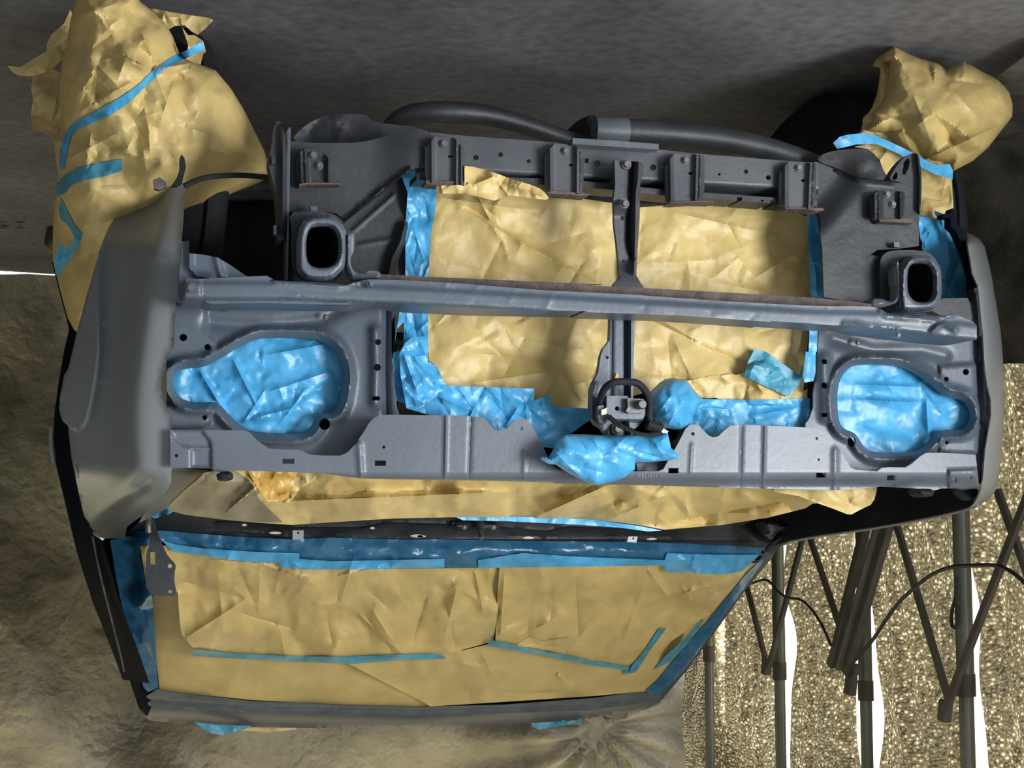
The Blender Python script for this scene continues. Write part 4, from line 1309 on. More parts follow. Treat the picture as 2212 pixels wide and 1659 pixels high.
wheel(0.70, 0.58, math.radians(-10))
wheel(-0.725, 0.62, math.radians(-9))
wheel(0.70, 2.55, 0)
wheel(-0.70, 2.55, 0)
for s in (1, -1):
    a = 0.715 if s > 0 else -0.70
    tube('axle', [(a - s * 0.08, 0.54, 0.30), (a - s * 0.30, 0.60, 0.27)], 0.022, 'dark', car, 12, 0)
tube('axle', [(0.66, 2.55, 0.30), (-0.66, 2.55, 0.30)], 0.03, 'dark', car, 12, 0)
c0 = ptY(105, 505, 2.5)
sheet('mud_flap', chaikin([(128, 480), (112, 481), (103, 486), (98, 505), (95, 527), (105, 534), (116, 540), (130, 540)], 1), 2.50, 'olive', car, step=8, thick=0.02, h=bulge([(140, 480), (112, 481), (103, 486), (98, 505), (95, 527), (116, 540), (140, 540)], 0.02, 22))

# --- body behind the fenders
sil = [(112, 566), (118, 590), (132, 645), (144, 690), (149, 712), (138, 760), (126, 830), (118, 890), (115, 945), (121, 1005), (139, 1080), (165, 1190), (200, 1300), (238, 1395), (265, 1468)]
sil = resample(np.array(sil + [(265, 1468)]), 30)[:-1] if False else np.array(sil, float)
yb = np.interp(sil[:, 1], [0, 1150, 1470], [0.98, 0.98, 1.40])
b3 = ptY(sil[:, 0], sil[:, 1], yb)
rows = []
for dy, dx in ((-0.10, -0.055), (-0.015, -0.008), (0.0, 0.0), (0.03, -0.001), (0.5, -0.03), (1.1, -0.06), (1.7, -0.10), (2.0, -0.22)):
    q = b3.copy()
    q[:, 1] += np.where(dy > 0.04, dy * np.interp(sil[:, 1], [0, 1150, 1470], [1, 1, 0.78]), dy)
    q[:, 0] += dx
    rows.append(q)
loft('door', rows, 'black', car, angle=50)
trim = [(200, 1160), (218, 1250), (240, 1335), (262, 1420), (268, 1450)]
tube('door_trim', [ptY(x, y, float(np.interp(y, [0, 1150, 1470], [0.86, 0.90, 1.32]))) for x, y in trim], 0.0022, 'rust', car, 6, 2)
mould = [(113, 925), (111, 950), (113, 975), (117, 1000)]
tube('door_moulding', [ptY(x, y, 0.99) for x, y in mould], 0.006, 'clip', car, 8, 2)
right_rows = []
for q in rows:
    p = q[:11].copy()
    p[:, 0] = -p[:, 0] + 0.055
    right_rows.append(p)
loft('door', right_rows, 'black', car, angle=50)


def ws_Y(p):
    x, y = p[:, 0], p[:, 1]
    xc = np.interp(y, [1165, 1510], [950, 868])
    hw = np.interp(y, [1165, 1510], [710, 560])
    return 0.99 + (y - 1165) / 345 * 0.50 + 0.13 * np.clip(np.abs((x - xc) / hw), 0, 1.2) ** 2.5


def wsY1(x, y):
    return float(ws_Y(np.array([[x, y]], float))[0])


ap_l = [(222, 1158), (246, 1160), (258, 1250), (282, 1360), (312, 1475), (330, 1520), (318, 1548), (300, 1530), (280, 1470), (262, 1400), (240, 1300), (228, 1220)]
sheet('a_pillar', ap_l, lambda p: ws_Y(p) - 0.01, 'black', car, step=9, thick=0.03, h=lambda p: 0.01 * np.exp(-(dist([(236, 1165), (250, 1260), (275, 1370), (305, 1490), (318, 1530)], p, False) / 7) ** 2))
ap_r = [(1640, 1170), (1690, 1165), (1668, 1205), (1612, 1272), (1540, 1372), (1480, 1452), (1430, 1512), (1418, 1500), (1470, 1430), (1530, 1350), (1595, 1258)]
sheet('a_pillar', ap_r, lambda p: ws_Y(p) + 0.012, 'roof', car, step=9, thick=0.03)
sheet('mirror_base', S3((0, 1455), (60, 1440), (140, 1470), (270, 1468), (285, 1490), (275, 1515), (200, 1525), (110, 1545), (60, 1600), (20, 1560)), 0.93, 'dark', car, step=6, thick=0.05, h=bulge(S3((0, 1455), (60, 1440), (140, 1470), (270, 1468), (285, 1490), (275, 1515), (200, 1525), (110, 1545), (60, 1600), (20, 1560)), 0.015, 10))
tube('pillar_gusset', pxpath([(1660, 1192, 0.96), (1672, 1176, 0.95), (1690, 1165, 0.93), (1712, 1155, 0.92)]), 0.011, 'dark', car, 10, 2)
tube('pillar_gusset', pxpath([(1668, 1180, 0.97), (1682, 1174, 0.96), (1700, 1172, 0.94), (1720, 1164, 0.9)]), 0.006, 'clip', car, 8, 2)

# --- cowl
cowl = [(268, 1160), (310, 1118), (345, 1096), (420, 1085), (600, 1095), (1000, 1100), (1400, 1110), (1640, 1115), (1672, 1140), (1668, 1182), (1600, 1184), (1250, 1180), (960, 1176), (680, 1172), (500, 1162), (268, 1164)]
cw_h = add(ridge([(470, 1128), (620, 1136), (640, 1142), (780, 1142), (830, 1132), (1000, 1136)], 0.012, 4), ridge([(1090, 1142), (1180, 1150), (1230, 1140), (1460, 1150)], 0.012, 4), ridge([(280, 1155), (520, 1152), (640, 1165), (960, 1168), (1300, 1168), (1640, 1172)], 0.010, 4))
cwl = sheet('cowl', cowl, lambda p: 0.965 + 0.03 * (p[:, 1] - 1140) / 40 + 0.10 * np.abs((p[:, 0] - 955) / 700) ** 2.5, 'dark', car, step=8, thick=0.02, h=cw_h)
sheet('wiper_mount', chaikin(S6((190, 285), (260, 280), (330, 278), (470, 285), (475, 310), (440, 330), (330, 340), (230, 325)), 1), 0.935, 'dark', cwl, step=6, thick=0.02, h=bulge(S6((190, 285), (330, 278), (470, 285), (475, 310), (440, 330), (330, 340), (230, 325)), 0.01, 8))
pv = pxpath([(*S6((355, 288))[0], 0.93), (*S6((360, 330))[0], 0.90), (*S6((372, 375))[0], 0.885)])
tube('wiper_spindle', pv, [0.010, 0.009, 0.0062, 0.006], 'bolt', cwl, 12, 0)
bolt(*S6((272, 312))[0], 0.928, 6, cwl)
bolt(*S6((437, 312))[0], 0.928, 6, cwl)
sheet('trim_clip', S5((1258, 366), (1328, 366), (1326, 424), (1258, 424)), 0.925, 'clip', cwl, [circle(*S5((1293, 382))[0], 2.6, n=8)], step=6, thick=0.006)
sheet('trim_clip', S6((1205, 366), (1257, 366), (1250, 400), (1196, 397)), 0.925, 'clip', cwl, [circle(*S6((1232, 376))[0], 2.2, n=8)], step=6, thick=0.006)
for q in (S5((1100, 382), (1200, 384)), S5((1985, 400), (2110, 405)), S6((0, 365), (40, 368)), S6((595, 374), (680, 374)), S6((1300, 382), (1375, 380)), S5((935, 332), (975, 333)), S5((1740, 352), (1780, 353))):
    (xa, ya), (xb, yb_) = q
    sheet('cowl_clip', chaikin([(xa, ya), ((xa + xb) / 2, ya - 4), (xb, yb_), ((xa + xb) / 2, yb_ + 3)], 1), 0.925, 'cream', cwl, step=5, thick=0.006)

# --- hood hinge left standing on the cowl
hg = S4((884, 170), (900, 150), (925, 185), (945, 250), (980, 360), (1010, 420), (1040, 482), (1098, 540), (1106, 570), (1092, 640), (1092, 690), (1108, 770), (1108, 800), (1088, 826), (1040, 818), (850, 815), (853, 500), (858, 430), (880, 390), (888, 300))
hinge = sheet('hood_hinge', chaikin(hg, 1), 0.80, 'dark', car, [S4((890, 446), (929, 446), (929, 551), (890, 551)), circle(*S4((1055, 565))[0], 4.8), circle(*S4((1059, 783))[0], 4.6, 3.8)], step=7, thick=0.006, h=lambda p: -0.012 * sstep(-p[:, 1], -1175, -1120))
tube('hinge_pin', pxpath([(*S4((875, 130))[0], 0.80), (*S4((868, 190))[0], 0.79), (*S4((872, 280))[0], 0.79)]), 0.006, 'bolt', hinge, 8, 2)

# --- windshield glass and roof
glass = [(236, 1163), (320, 1162), (600, 1172), (960, 1178), (1300, 1182), (1658, 1186), (1600, 1262), (1530, 1355), (1425, 1497), (1280, 1524), (900, 1540), (543, 1534), (320, 1516), (280, 1390), (252, 1270)]
sheet('windshield', glass, lambda p: ws_Y(p) + 0.012, 'black', car, step=16, thick=0.006)
rfront = [(313, 1520), (330, 1523), (372, 1528), (543, 1537), (715, 1542), (900, 1543), (1090, 1539), (1280, 1532), (1428, 1512)]
rback = [(1426, 1517), (1394, 1534), (1242, 1556), (1071, 1567), (960, 1571), (681, 1573), (509, 1570), (420, 1565), (325, 1557), (313, 1548)]
hp = np.array(rfront + rback)
sheet('roof_header', rfront + rback, lambda p: ws_Y(p) - 0.012, 'roof', car, step=7, thick=0.05, h=lambda p: -0.03 * sstep(p[:, 1] - np.interp(p[:, 0], [313, 900, 1428], [1535, 1556, 1515]), -6, 22))
top = np.array([(325, 1557), (420, 1565), (509, 1570), (681, 1573), (960, 1571), (1071, 1567), (1242, 1556), (1394, 1534), (1426, 1517)], float)
t3 = ptY(top[:, 0], top[:, 1] - 2, ws_Y(top) + 0.02)
rows = []
for dy, dz in ((0, 0), (0.3, 0.022), (0.8, 0.03), (1.3, 0.012), (1.6, -0.05), (1.75, -0.35), (1.82, -0.95)):
    q = t3.copy()
    q[:, 1] += dy
    q[:, 2] += dz
    q[:, 0] += (0.0 - q[:, 0]) * 0.05 * dy
    rows.append(q)
loft('roof', rows, 'roof', car, thick=0.004, angle=50)
sheet('windshield_seal', [(314, 1505), (340, 1488), (360, 1494), (543, 1514), (715, 1522), (900, 1527), (1090, 1522), (1280, 1508), (1385, 1493), (1424, 1496), (1430, 1512), (1280, 1534), (1090, 1541), (900, 1545), (715, 1543), (543, 1539), (372, 1530), (314, 1524)], lambda p: ws_Y(p) - 0.016, 'shade', car, step=8, thick=0.014, h=add(ridge([(320, 1512), (543, 1528), (900, 1536), (1280, 1524), (1425, 1504)], -0.006, 3), crumple(15, 20, (320, 1490, 1420, 1540), 0.0008, 40, 120, 4, 9)))


# ================================================================ masking paper and tape
AMP = 1.15
FAC = 2.1


SURF = {}


def top(p, seeds, far):
    y = np.asarray(far, float).copy()
    for k in seeds:
        o, f = SURF[k]
        d = np.where(inside(o, p), 0, dist(o, p))
        y = np.where(d < 60, np.minimum(y, f(p) + 0.0014 * np.maximum(0, d - 7)), y)
    return y


def paper(name, outline, Y, label, seed, n=60, amp=0.004, step=7, low=0.003, lwl=220, extra=(), material='paper', group=None, thick=0.0014, cat='paper', tdir=(0, 1, 0), wmax=32, lmax=170, adir=None, holes=(), wmin=5, angle=28, facet=None, fsp=64, boost=1.0, over=(), gap=0.003):
    """crumpled sheet; `over` names the sheets it lies on"""
    o = np.asarray(outline, float)
    box = (*o.min(0), *o.max(0))
    h = crumple(seed, n, box, amp * AMP, 40, lmax, wmin, wmax, low, lwl, adir)
    fa = amp * FAC if facet is None else facet
    h = add(h, facets(seed + 500, box, fsp, fa, 1.5, adir if adir is not None else seed * 0.7), facets(seed + 900, box, fsp * 0.42, fa * 0.38, 1.2, seed * 1.3))
    if extra:
        h = add(h, *extra)

    def Yf(p):
        b = Y(p) if callable(Y) else np.full(len(p), float(Y))
        y = b - boost * h(p)
        if over:
            y = np.minimum(y, top(p, over, y + 1) - gap)
        return y
    Yf.segs = h.segs
    SURF[seed] = (o, Yf)
    s = sheet(name, o, Yf, material, None, holes, step=step, thick=thick, tdir=tdir, angle=angle, seed=seed)
    return tag(s, label, cat, group)


def tape(name, outline, Y, label, seed, n=30, amp=0.003, step=6, material='tape', extra=(), wmax=14, lmax=90, low=0.001, adir=None, group=None, thick=0.0008, cat='tape', over=(), boost=1.0, gap=0.003):
    return paper(name, outline, Y, label, seed, n, amp, step, low, 90, extra, material, group, thick, cat, wmax=wmax, lmax=lmax, adir=adir, wmin=3, angle=30, facet=amp * 1.0, fsp=30, over=over, boost=boost, gap=gap)


# --- grille opening
lp_out = [(930, 398), (1000, 380), (1180, 392), (1352, 405), (1354, 660), (1352, 885), (1275, 883)] + S1((1390, 785), (1370, 690), (1240, 735), (1235, 640), (490, 612), (420, 470), (395, 425)) + [(926, 780), (922, 700), (924, 600), (932, 500)]
paper('masking_paper', lp_out, 0.165, 'large kraft paper sheet filling the left half of the grille opening', 101, 95, 0.0050, 6, 0.004, extra=[
    crease(985, 445, 1310, 625, 0.014, 42, 5), crease(1000, 440, 1130, 520, -0.010, 18, 8), crease(1090, 500, 1240, 590, 0.010, 22, 5), crease(940, 560, 1230, 640, 0.006, 40, 14),
    crease(975, 758, 1290, 790, -0.008, 18, 10), crease(1000, 830, 1210, 800, 0.009, 16, 12), crease(1200, 810, 1160, 880, 0.010, 22, 6), crease(1208, 803, 1262, 870, 0.009, 8, 24),
    crease(1130, 735, 1290, 760, 0.006, 26, 14), crease(940, 425, 1150, 455, 0.010, 14, 10), crease(1100, 400, 1060, 460, 0.010, 10, 18)])
paper('masking_paper', SA((545, 465), (640, 475), (830, 520), (960, 570), (1130, 630), (1300, 680), (1400, 720), (1450, 760), (1505, 830), (1480, 850), (1320, 840), (1060, 800), (880, 860), (640, 800), (560, 780), (230, 780), (225, 690), (380, 690), (480, 680), (545, 700)), 0.030, 'torn kraft paper flap lapping over the lower crossmember', 102, 30, 0.0065, 4, 0.004, 90, extra=[crease(1020, 400, 1070, 380, 0.012, 10, 6), crease(1080, 390, 1180, 430, 0.010, 8, 6)], wmax=16, lmax=80)
rp_out = [(1352, 455), (1380, 448), (1440, 444), (1520, 441), (1600, 443), (1660, 448), (1720, 458), (1744, 468), (1747, 540), (1755, 640), (1748, 700), (1740, 800), (1735, 840), (1744, 858), (1690, 862), (1620, 862), (1500, 856), (1400, 846), (1352, 860)]
paper('masking_paper', rp_out, 0.158, 'large kraft paper sheet filling the right half of the grille opening', 103, 85, 0.0046, 6, 0.004, extra=[
    crease(1440, 455, 1660, 505, 0.008, 26, 8), crease(1380, 680, 1640, 800, -0.012, 30, 8), crease(1410, 680, 1560, 770, 0.010, 20, 8), crease(1600, 620, 1760, 520, 0.010, 26, 10), crease(1640, 630, 1740, 560, 0.008, 10, 24), crease(1560, 520, 1650, 620, 0.006, 40, 12), crease(1390, 570, 1560, 560, 0.006, 14, 22), crease(1380, 815, 1600, 808, 0.008, 8, 16)])
paper('masking_paper', ragged([(1480, 822), (1540, 812), (1600, 808), (1650, 790), (1700, 830), (1725, 845), (1744, 842), (1744, 866), (1620, 866), (1480, 856)], 5, 1.6, 10), 0.150, 'crumpled kraft paper strip under the teal tape patch', 104, 34, 0.006, 4, 0.003, 80, wmax=14, lmax=70, over=[103])
tape('masking_tape', [(1490, 856)] + S2((1240, 560), (1650, 570), (2172, 556), (2172, 720), (2150, 806)) + [(1700, 950), (1500, 950), (1480, 900)], 0.146, 'wide blue tape along the top of the right paper, beside the wrapped ball', 105, 30, 0.004, 5, extra=[crease(1610, 900, 1730, 880, 0.008, 8, 8)], over=[103, 104])
tape('masking_tape', S2((1185, 625), (1500, 648), (1500, 810), (1400, 900), (1250, 860), (1150, 800)), 0.138, 'short wrinkled blue tape piece right of the wrapped ball', 106, 26, 0.003, 4, wmax=8, lmax=50, over=[105])
tape('masking_tape', S2((1700, 130), (1800, 160), (1900, 230), (2010, 310), (2118, 372), (2050, 470), (1985, 542), (1850, 480), (1610, 368), (1640, 250)), 0.140, 'loose teal tape patch across the lower right paper corner', 107, 14, 0.004, 4, 'teal', over=[103, 104], gap=0.008)
tape('masking_tape', R3((1780, 690), (1830, 705), (1862, 745), (1855, 782), (1815, 790), (1822, 1000), (1828, 1310), (1860, 1320), (1800, 1480), (1790, 1659)) + S3((435, 0), (432, 180), (415, 250), (340, 262), (325, 200), (350, 0)) + R3((1738, 1659), (1752, 1320), (1740, 1000), (1728, 780), (1745, 742), (1790, 740)), 0.120, 'narrow blue tape down the right side of the grille opening', 108, 40, 0.0035, 5, adir=1.5, extra=[crease(1760, 570, 1765, 640, 0.008, 8, 5)], over=[103])
# photo-left tapes
tape('masking_tape', R2((970, 478), (1000, 440), (1030, 395), (1065, 352), (1074, 400), (1080, 480), (1058, 578), (1120, 592), (1135, 640), (1125, 760), (1100, 900), (1082, 1170), (1080, 1365), (1080, 1659), (920, 1659), (935, 1340), (935, 1100), (935, 850), (950, 640), (905, 520)), 0.140, 'tall blue tape down the left side of the grille opening with a pointed end', 109, 60, 0.005, 5, adir=1.5, extra=[crease(905, 340, 918, 395, 0.008, 8, 10)], over=[101])
tape('masking_tape', R2((905, 1350), (945, 1340), (940, 1659), (860, 1659), (880, 1480)) + S1((60, 130), (130, 60), (140, 300), (135, 760), (55, 730), (35, 560), (28, 400)), 0.132, 'dark blue wrinkled tape edge left of the grille opening', 110, 26, 0.005, 5, adir=1.6)
tape('masking_tape', S1((140, 240), (200, 190), (330, 185), (332, 400), (400, 430), (440, 500), (495, 622), (430, 680), (330, 750), (260, 780), (150, 795), (100, 520), (90, 330)), 0.120, 'broad wrinkled blue tape across the upper left corner of the grille paper', 111, 44, 0.006, 4, adir=0.9, extra=[crease(870, 760, 905, 860, 0.010, 10, 8), crease(868, 740, 950, 840, 0.008, 12, 8)], over=[101, 109, 110])
tape('masking_tape', S1((380, 600), (700, 612), (1242, 630), (1235, 735), (1370, 682), (1390, 785), (1720, 800), (1712, 900), (1560, 1010), (1400, 1140), (1330, 1130), (1250, 1150), (1100, 1050), (870, 1010), (150, 798), (270, 770)), 0.128, 'long blue tape along the upper edge of the left grille paper', 112, 70, 0.006, 5, adir=1.2, extra=[crease(1030, 870, 1000, 930, 0.012, 8, 8), crease(1125, 870, 1090, 925, 0.012, 8, 8), crease(930, 850, 1025, 890, 0.010, 10, 8)], over=[101])
# headlight openings
lht = chaikin([(x + (0 if abs(x - 560) < 1 else (x - 560) / abs(x - 560) * 7), y + (6 if y > 830 else -6)) for x, y in lh_hole], 0)
tape('masking_film', grow(lh_hole, 13), 0.150, 'blue film sheet behind the left headlight opening', 113, 40, 0.005, 5, extra=[crease(430, 800, 490, 900, 0.014, 10, 4), crease(500, 770, 560, 890, 0.014, 12, 4), crease(540, 905, 640, 880, 0.009, 10, 8), crease(500, 915, 620, 900, 0.009, 6, 8), crease(570, 850, 720, 800, 0.010, 30, 10), crease(560, 770, 720, 740, 0.010, 20, 10)], cat='film', wmax=22, lmax=130)
tape('masking_film', grow(rh_hole, 12), 0.150, 'pleated blue film sheet behind the right headlight opening', 114, 24, 0.004, 5, adir=0.1, extra=[crease(2000, 860, 2006, 950, 0.014, 10, 4), crease(1985, 820, 2040, 900, 0.009, 8, 8), crease(1850, 915, 2000, 960, 0.009, 10, 10), crease(1840, 830, 1990, 836, 0.010, 16, 4), crease(1840, 862, 1990, 870, 0.010, 16, 4)], cat='film', wmax=18, lmax=130)
# wrapped horn and bag below the latch
horn = S9((890, 370), (930, 300), (1020, 220), (1120, 120), (1230, 102), (1340, 122), (1420, 128), (1460, 180), (1520, 260), (1600, 350), (1648, 390), (1645, 430), (1590, 500), (1560, 560), (1510, 640), (1500, 730), (1440, 790), (1330, 825), (1240, 815), (1170, 800), (1090, 760), (1030, 690), (985, 620), (930, 500))
hs = sheet('wrapped_horn', horn, 0.090, 'tape', None, step=4, h=add(bulge(horn, 0.062, 55), facets(655, (1380, 800, 1540, 940), 26, 0.006), crumple(115, 60, (1395, 815, 1525, 935), 0.005, 12, 60, 3, 12)), back=bulge(horn, 0.05, 50), angle=28)
tag(hs, 'round crumpled ball of blue film right of the latch post', 'film')
bag = S9((-600, 1190), (-520, 1180), (-480, 1200), (-420, 1100), (-330, 950), (-260, 890), (-150, 880), (0, 882), (180, 890), (330, 900), (700, 890), (900, 915), (1030, 880), (1165, 870), (1180, 930), (1210, 1070), (1260, 1110), (1332, 1190), (1320, 1215), (1150, 1245), (900, 1268), (720, 1272), (710, 1370), (560, 1480), (400, 1540), (180, 1582), (100, 1560), (0, 1520), (-200, 1420), (-380, 1300), (-480, 1290), (-540, 1260), (-590, 1230))
sheet_bag = sheet('film_bag', bag, 0.030, 'tape', None, step=4.5, h=add(bulge(bag, 0.030, 50), facets(656, (1160, 920, 1480, 1050), 30, 0.006, 1.6, 0.5), crumple(116, 70, (1165, 930, 1470, 1046), 0.005, 25, 120, 4, 16, adir=0.5)), back=bulge(bag, 0.012, 40), angle=28)
tag(sheet_bag, 'pointed blue film bag hanging over the radiator support under the latch', 'film')

# --- paper over the engine bay
eng = [(366, 1090), (395, 1062), (430, 1030), (480, 1010), (700, 1005), (1000, 1015), (1300, 1025), (1600, 1035), (1740, 1040), (1800, 1050), (1840, 1056), (1800, 1085), (1755, 1088), (1740, 1098), (1660, 1118), (1560, 1134), (1435, 1144), (1380, 1134), (1300, 1124), (1100, 1118), (1000, 1117), (850, 1120), (720, 1128), (630, 1134), (550, 1129), (470, 1121), (400, 1112), (362, 1102)]


def eng_Y(p):
    return np.interp(p[:, 1] - np.interp(p[:, 0], [366, 700, 1740], [0, 0, -8]), [1005, 1040, 1090, 1140], [0.13, 0.17, 0.27, 0.38])


paper('masking_paper', eng, eng_Y, 'wide kraft paper sheet draped over the engine bay below the windshield', 120, 44, 0.016, 6, 0.02, 300, tdir=(0, 0.5, -0.8), thick=0.002, wmax=40, lmax=260, adir=2.75, angle=40,
      extra=[crease(560, 1085, 1150, 1060, 0.05, 30, 10), crease(1150, 1120, 1330, 1040, 0.05, 30, 14), crease(1300, 1130, 1480, 1050, 0.05, 24, 30), crease(1440, 1130, 1740, 1075, -0.06, 30, 20), crease(480, 1115, 560, 1045, 0.04, 40, 10)], boost=1.3)
paper('masking_paper', S5((960, -40), (1300, -40), (1285, 10), (1260, 90), (1225, 165), (1190, 182), (1140, 175), (1095, 172), (1060, 130), (1010, 60)), 0.135, 'small amber paper tab above the left end of the engine bay sheet', 121, 16, 0.006, 4, 0.004, 90, material='amber', over=[120], tdir=(0, 0.4, -0.6), wmax=16, lmax=60)
paper('masking_paper', S5((1290, -40), (1440, 5), (1400, 45), (1300, 110), (1250, 180), (1215, 200), (1190, 190), (1240, 130), (1275, 30)), 0.145, 'creased light paper corner beside the amber paper tab', 122, 22, 0.007, 4, 0.004, 90, over=[120], tdir=(0, 0.4, -0.6), wmax=14, lmax=60)
paper('masking_paper', S3((0, 1166), (290, 1160), (600, 1150), (960, 1140), (952, 1200), (935, 1260), (905, 1305), (820, 1345), (740, 1388), (700, 1385), (560, 1330), (400, 1275), (290, 1230), (100, 1200)), 0.15, 'loose kraft paper corner sticking out past the right end of the engine sheet', 123, 20, 0.007, 5, 0.006, 160, over=[120], tdir=(0, 0.3, -0.7), wmax=30, lmax=120)
paper('masking_paper', [(366, 1090), (395, 1062), (440, 1024), (500, 1012), (540, 1040), (560, 1080), (610, 1128), (550, 1129), (470, 1121), (400, 1112), (362, 1102)], lambda p: eng_Y(p) - 0.02, 'paper at the left end of the engine bay sheet, greyed by overspray and painted shade', 126, 14, 0.012, 6, 0.01, 120, material='dust_shade', tdir=(0, 0, -1), over=[120], wmax=40)
tape('masking_tape', [(985, 1117), (1100, 1116), (1200, 1118), (1300, 1124), (1335, 1130), (1380, 1136), (1430, 1146), (1400, 1148), (1340, 1140), (1260, 1134), (1100, 1126), (1000, 1124)], 0.345, 'thin blue tape edge along the lower hem of the engine bay sheet', 124, 14, 0.003, 4)
tape('masking_film', S4((885, 60), (930, 40), (1000, 80), (1040, 60), (1090, 50), (1155, 72), (1100, 90), (1040, 125), (985, 110), (970, 145), (925, 158), (895, 140), (890, 90)), 0.70, 'torn scrap of blue film on the hood hinge', 125, 12, 0.006, 4, wmax=8, lmax=30, cat='film')

# --- windshield
wsoff = lambda d: (lambda p: ws_Y(p) - d)
paper('masking_paper', [(325, 1200), (420, 1195), (700, 1210), (1000, 1215), (1000, 1500), (925, 1528), (760, 1524), (543, 1512), (345, 1492), (335, 1400), (330, 1290)], wsoff(0.006), 'flat lower kraft paper sheet on the left of the windshield', 130, 24, 0.002, 8, 0.002, 260, wmax=40, boost=2.0)
paper('masking_paper', [(700, 1395), (1000, 1405), (1100, 1380), (1300, 1300), (1500, 1225), (1642, 1215), (1590, 1285), (1525, 1367), (1424, 1490), (1290, 1503), (1090, 1516), (930, 1526), (905, 1512), (860, 1490), (750, 1432)], wsoff(0.016), 'kraft paper sheet across the upper right of the windshield with a slanting loose edge', 131, 44, 0.0045, 7, 0.005, 260, wmax=40, extra=[lambda p: 0.012 * np.exp(-dist([(750, 1432), (860, 1490), (925, 1526)], p, False) / 40), crease(960, 1490, 1300, 1500, -0.008, 24, 10), crease(1200, 1455, 1240, 1490, 0.012, 12, 8), crease(920, 1420, 1150, 1460, 0.006, 40, 14)], boost=2.2, over=[130])
paper('masking_paper', [(302, 1180), (318, 1172), (340, 1178), (420, 1182), (560, 1192), (610, 1208), (760, 1212), (1000, 1210), (1082, 1210), (1078, 1300), (1066, 1385), (1020, 1398), (960, 1414), (760, 1424), (600, 1416), (440, 1403), (415, 1398), (392, 1370), (388, 1340), (384, 1280), (318, 1286), (312, 1240)], wsoff(0.055), 'large wrinkled kraft paper sheet over the left of the windshield', 132, 80, 0.0065, 6, 0.007, 180, wmax=34, lmax=190, extra=[
    lambda p: 0.016 * np.exp(-dist([(384, 1286), (390, 1370), (415, 1398)], p, False) / 26),
    crease(390, 1385, 545, 1285, 0.012, 26, 12), crease(505, 1320, 640, 1360, -0.010, 20, 14), crease(995, 1235, 955, 1400, 0.016, 26, 10), crease(990, 1270, 1040, 1300, 0.010, 10, 16), crease(960, 1280, 985, 1410, -0.010, 18, 10), crease(1025, 1230, 1045, 1330, 0.012, 8, 14), crease(800, 1310, 850, 1390, 0.007, 20, 14), crease(600, 1230, 690, 1265, 0.012, 12, 8), crease(560, 1215, 640, 1250, 0.010, 8, 10), crease(470, 1220, 480, 1350, 0.008, 30, 30), crease(700, 1310, 720, 1400, -0.008, 16, 24)], boost=2.4, over=[130, 131], gap=0.006)
paper('masking_paper', [(1080, 1208), (1260, 1210), (1430, 1214), (1500, 1220), (1622, 1218), (1580, 1275), (1520, 1338), (1450, 1385), (1370, 1448), (1300, 1440), (1220, 1424), (1070, 1388), (1074, 1300)], wsoff(0.055), 'large wrinkled kraft paper sheet over the right of the windshield', 133, 70, 0.0065, 6, 0.007, 180, wmax=34, lmax=170, adir=2.1, extra=[
    crease(1350, 1232, 1230, 1410, 0.014, 30, 14), crease(1400, 1240, 1340, 1400, 0.010, 14, 26), crease(1395, 1225, 1450, 1300, 0.010, 8, 18), crease(1090, 1230, 1080, 1385, 0.012, 8, 14), crease(1330, 1370, 1280, 1430, -0.010, 14, 14), crease(1450, 1290, 1590, 1250, 0.012, 10, 14), crease(1140, 1370, 1220, 1320, 0.008, 14, 14), crease(1470, 1260, 1500, 1310, 0.010, 8, 10), crease(1100, 1395, 1220, 1405, 0.008, 8, 8)], boost=2.4, over=[130, 131], gap=0.006)
paper('masking_paper', S6((435, 965), (560, 985), (640, 935), (720, 960), (860, 940), (845, 1030), (700, 1020), (560, 1000), (440, 975)), wsoff(0.0), 'torn crumpled paper edge above the slanting windshield tape', 134, 24, 0.006, 4, 0.003, 80, wmax=12, lmax=60, over=[131, 132, 133])
paper('masking_paper', ragged(S5((735, 545), (900, 560), (1060, 570), (1180, 570), (1300, 605), (1445, 620), (1440, 700), (1400, 712), (1200, 708), (1150, 670), (1070, 620), (980, 580), (830, 575)), 7, 1.5, 10), wsoff(0.0), 'pale crumpled paper strip under the lower windshield tape', 135, 30, 0.006, 4, 0.003, 80, wmax=12, lmax=60, over=[130, 132], boost=1.8)
tape('masking_tape', S5((110, 420), (205, 370), (450, 368), (650, 385), (900, 405), (1260, 422), (1500, 412), (2000, 425), (2212, 420)) + S6((100, 395), (150, 382), (500, 390), (1000, 395), (1500, 400), (1990, 408), (1940, 480), (1850, 560), (1760, 580), (1420, 565), (1410, 528), (1000, 530), (560, 535), (350, 545), (0, 548)) + S5((1500, 610), (1190, 600), (1170, 570), (950, 562), (700, 525), (500, 495), (440, 440), (320, 470), (300, 455)), lambda p: ws_Y(p) - 0.004 - 0.062 * sstep(p[:, 1], 1152, 1200), 'long blue tape band along the foot of the windshield', 136, 70, 0.0035, 6, 'film', adir=0.05, lmax=140, extra=[crease(940, 1178, 1030, 1210, 0.006, 6, 8), crease(540, 1195, 1000, 1200, 0.004, 8, 3)], gap=0.008, over=[130, 131, 132, 133, 135])
tape('masking_tape', S6((350, 500), (600, 460), (900, 480), (1410, 500), (1425, 460), (1700, 470), (1950, 470), (1860, 560), (1760, 582), (1420, 568), (1410, 530), (350, 545)), lambda p: ws_Y(p) - 0.072, 'bright wrinkled blue tape over the lower right windshield band', 137, 40, 0.004, 5, 'tape', lmax=60, gap=0.008, over=[136])
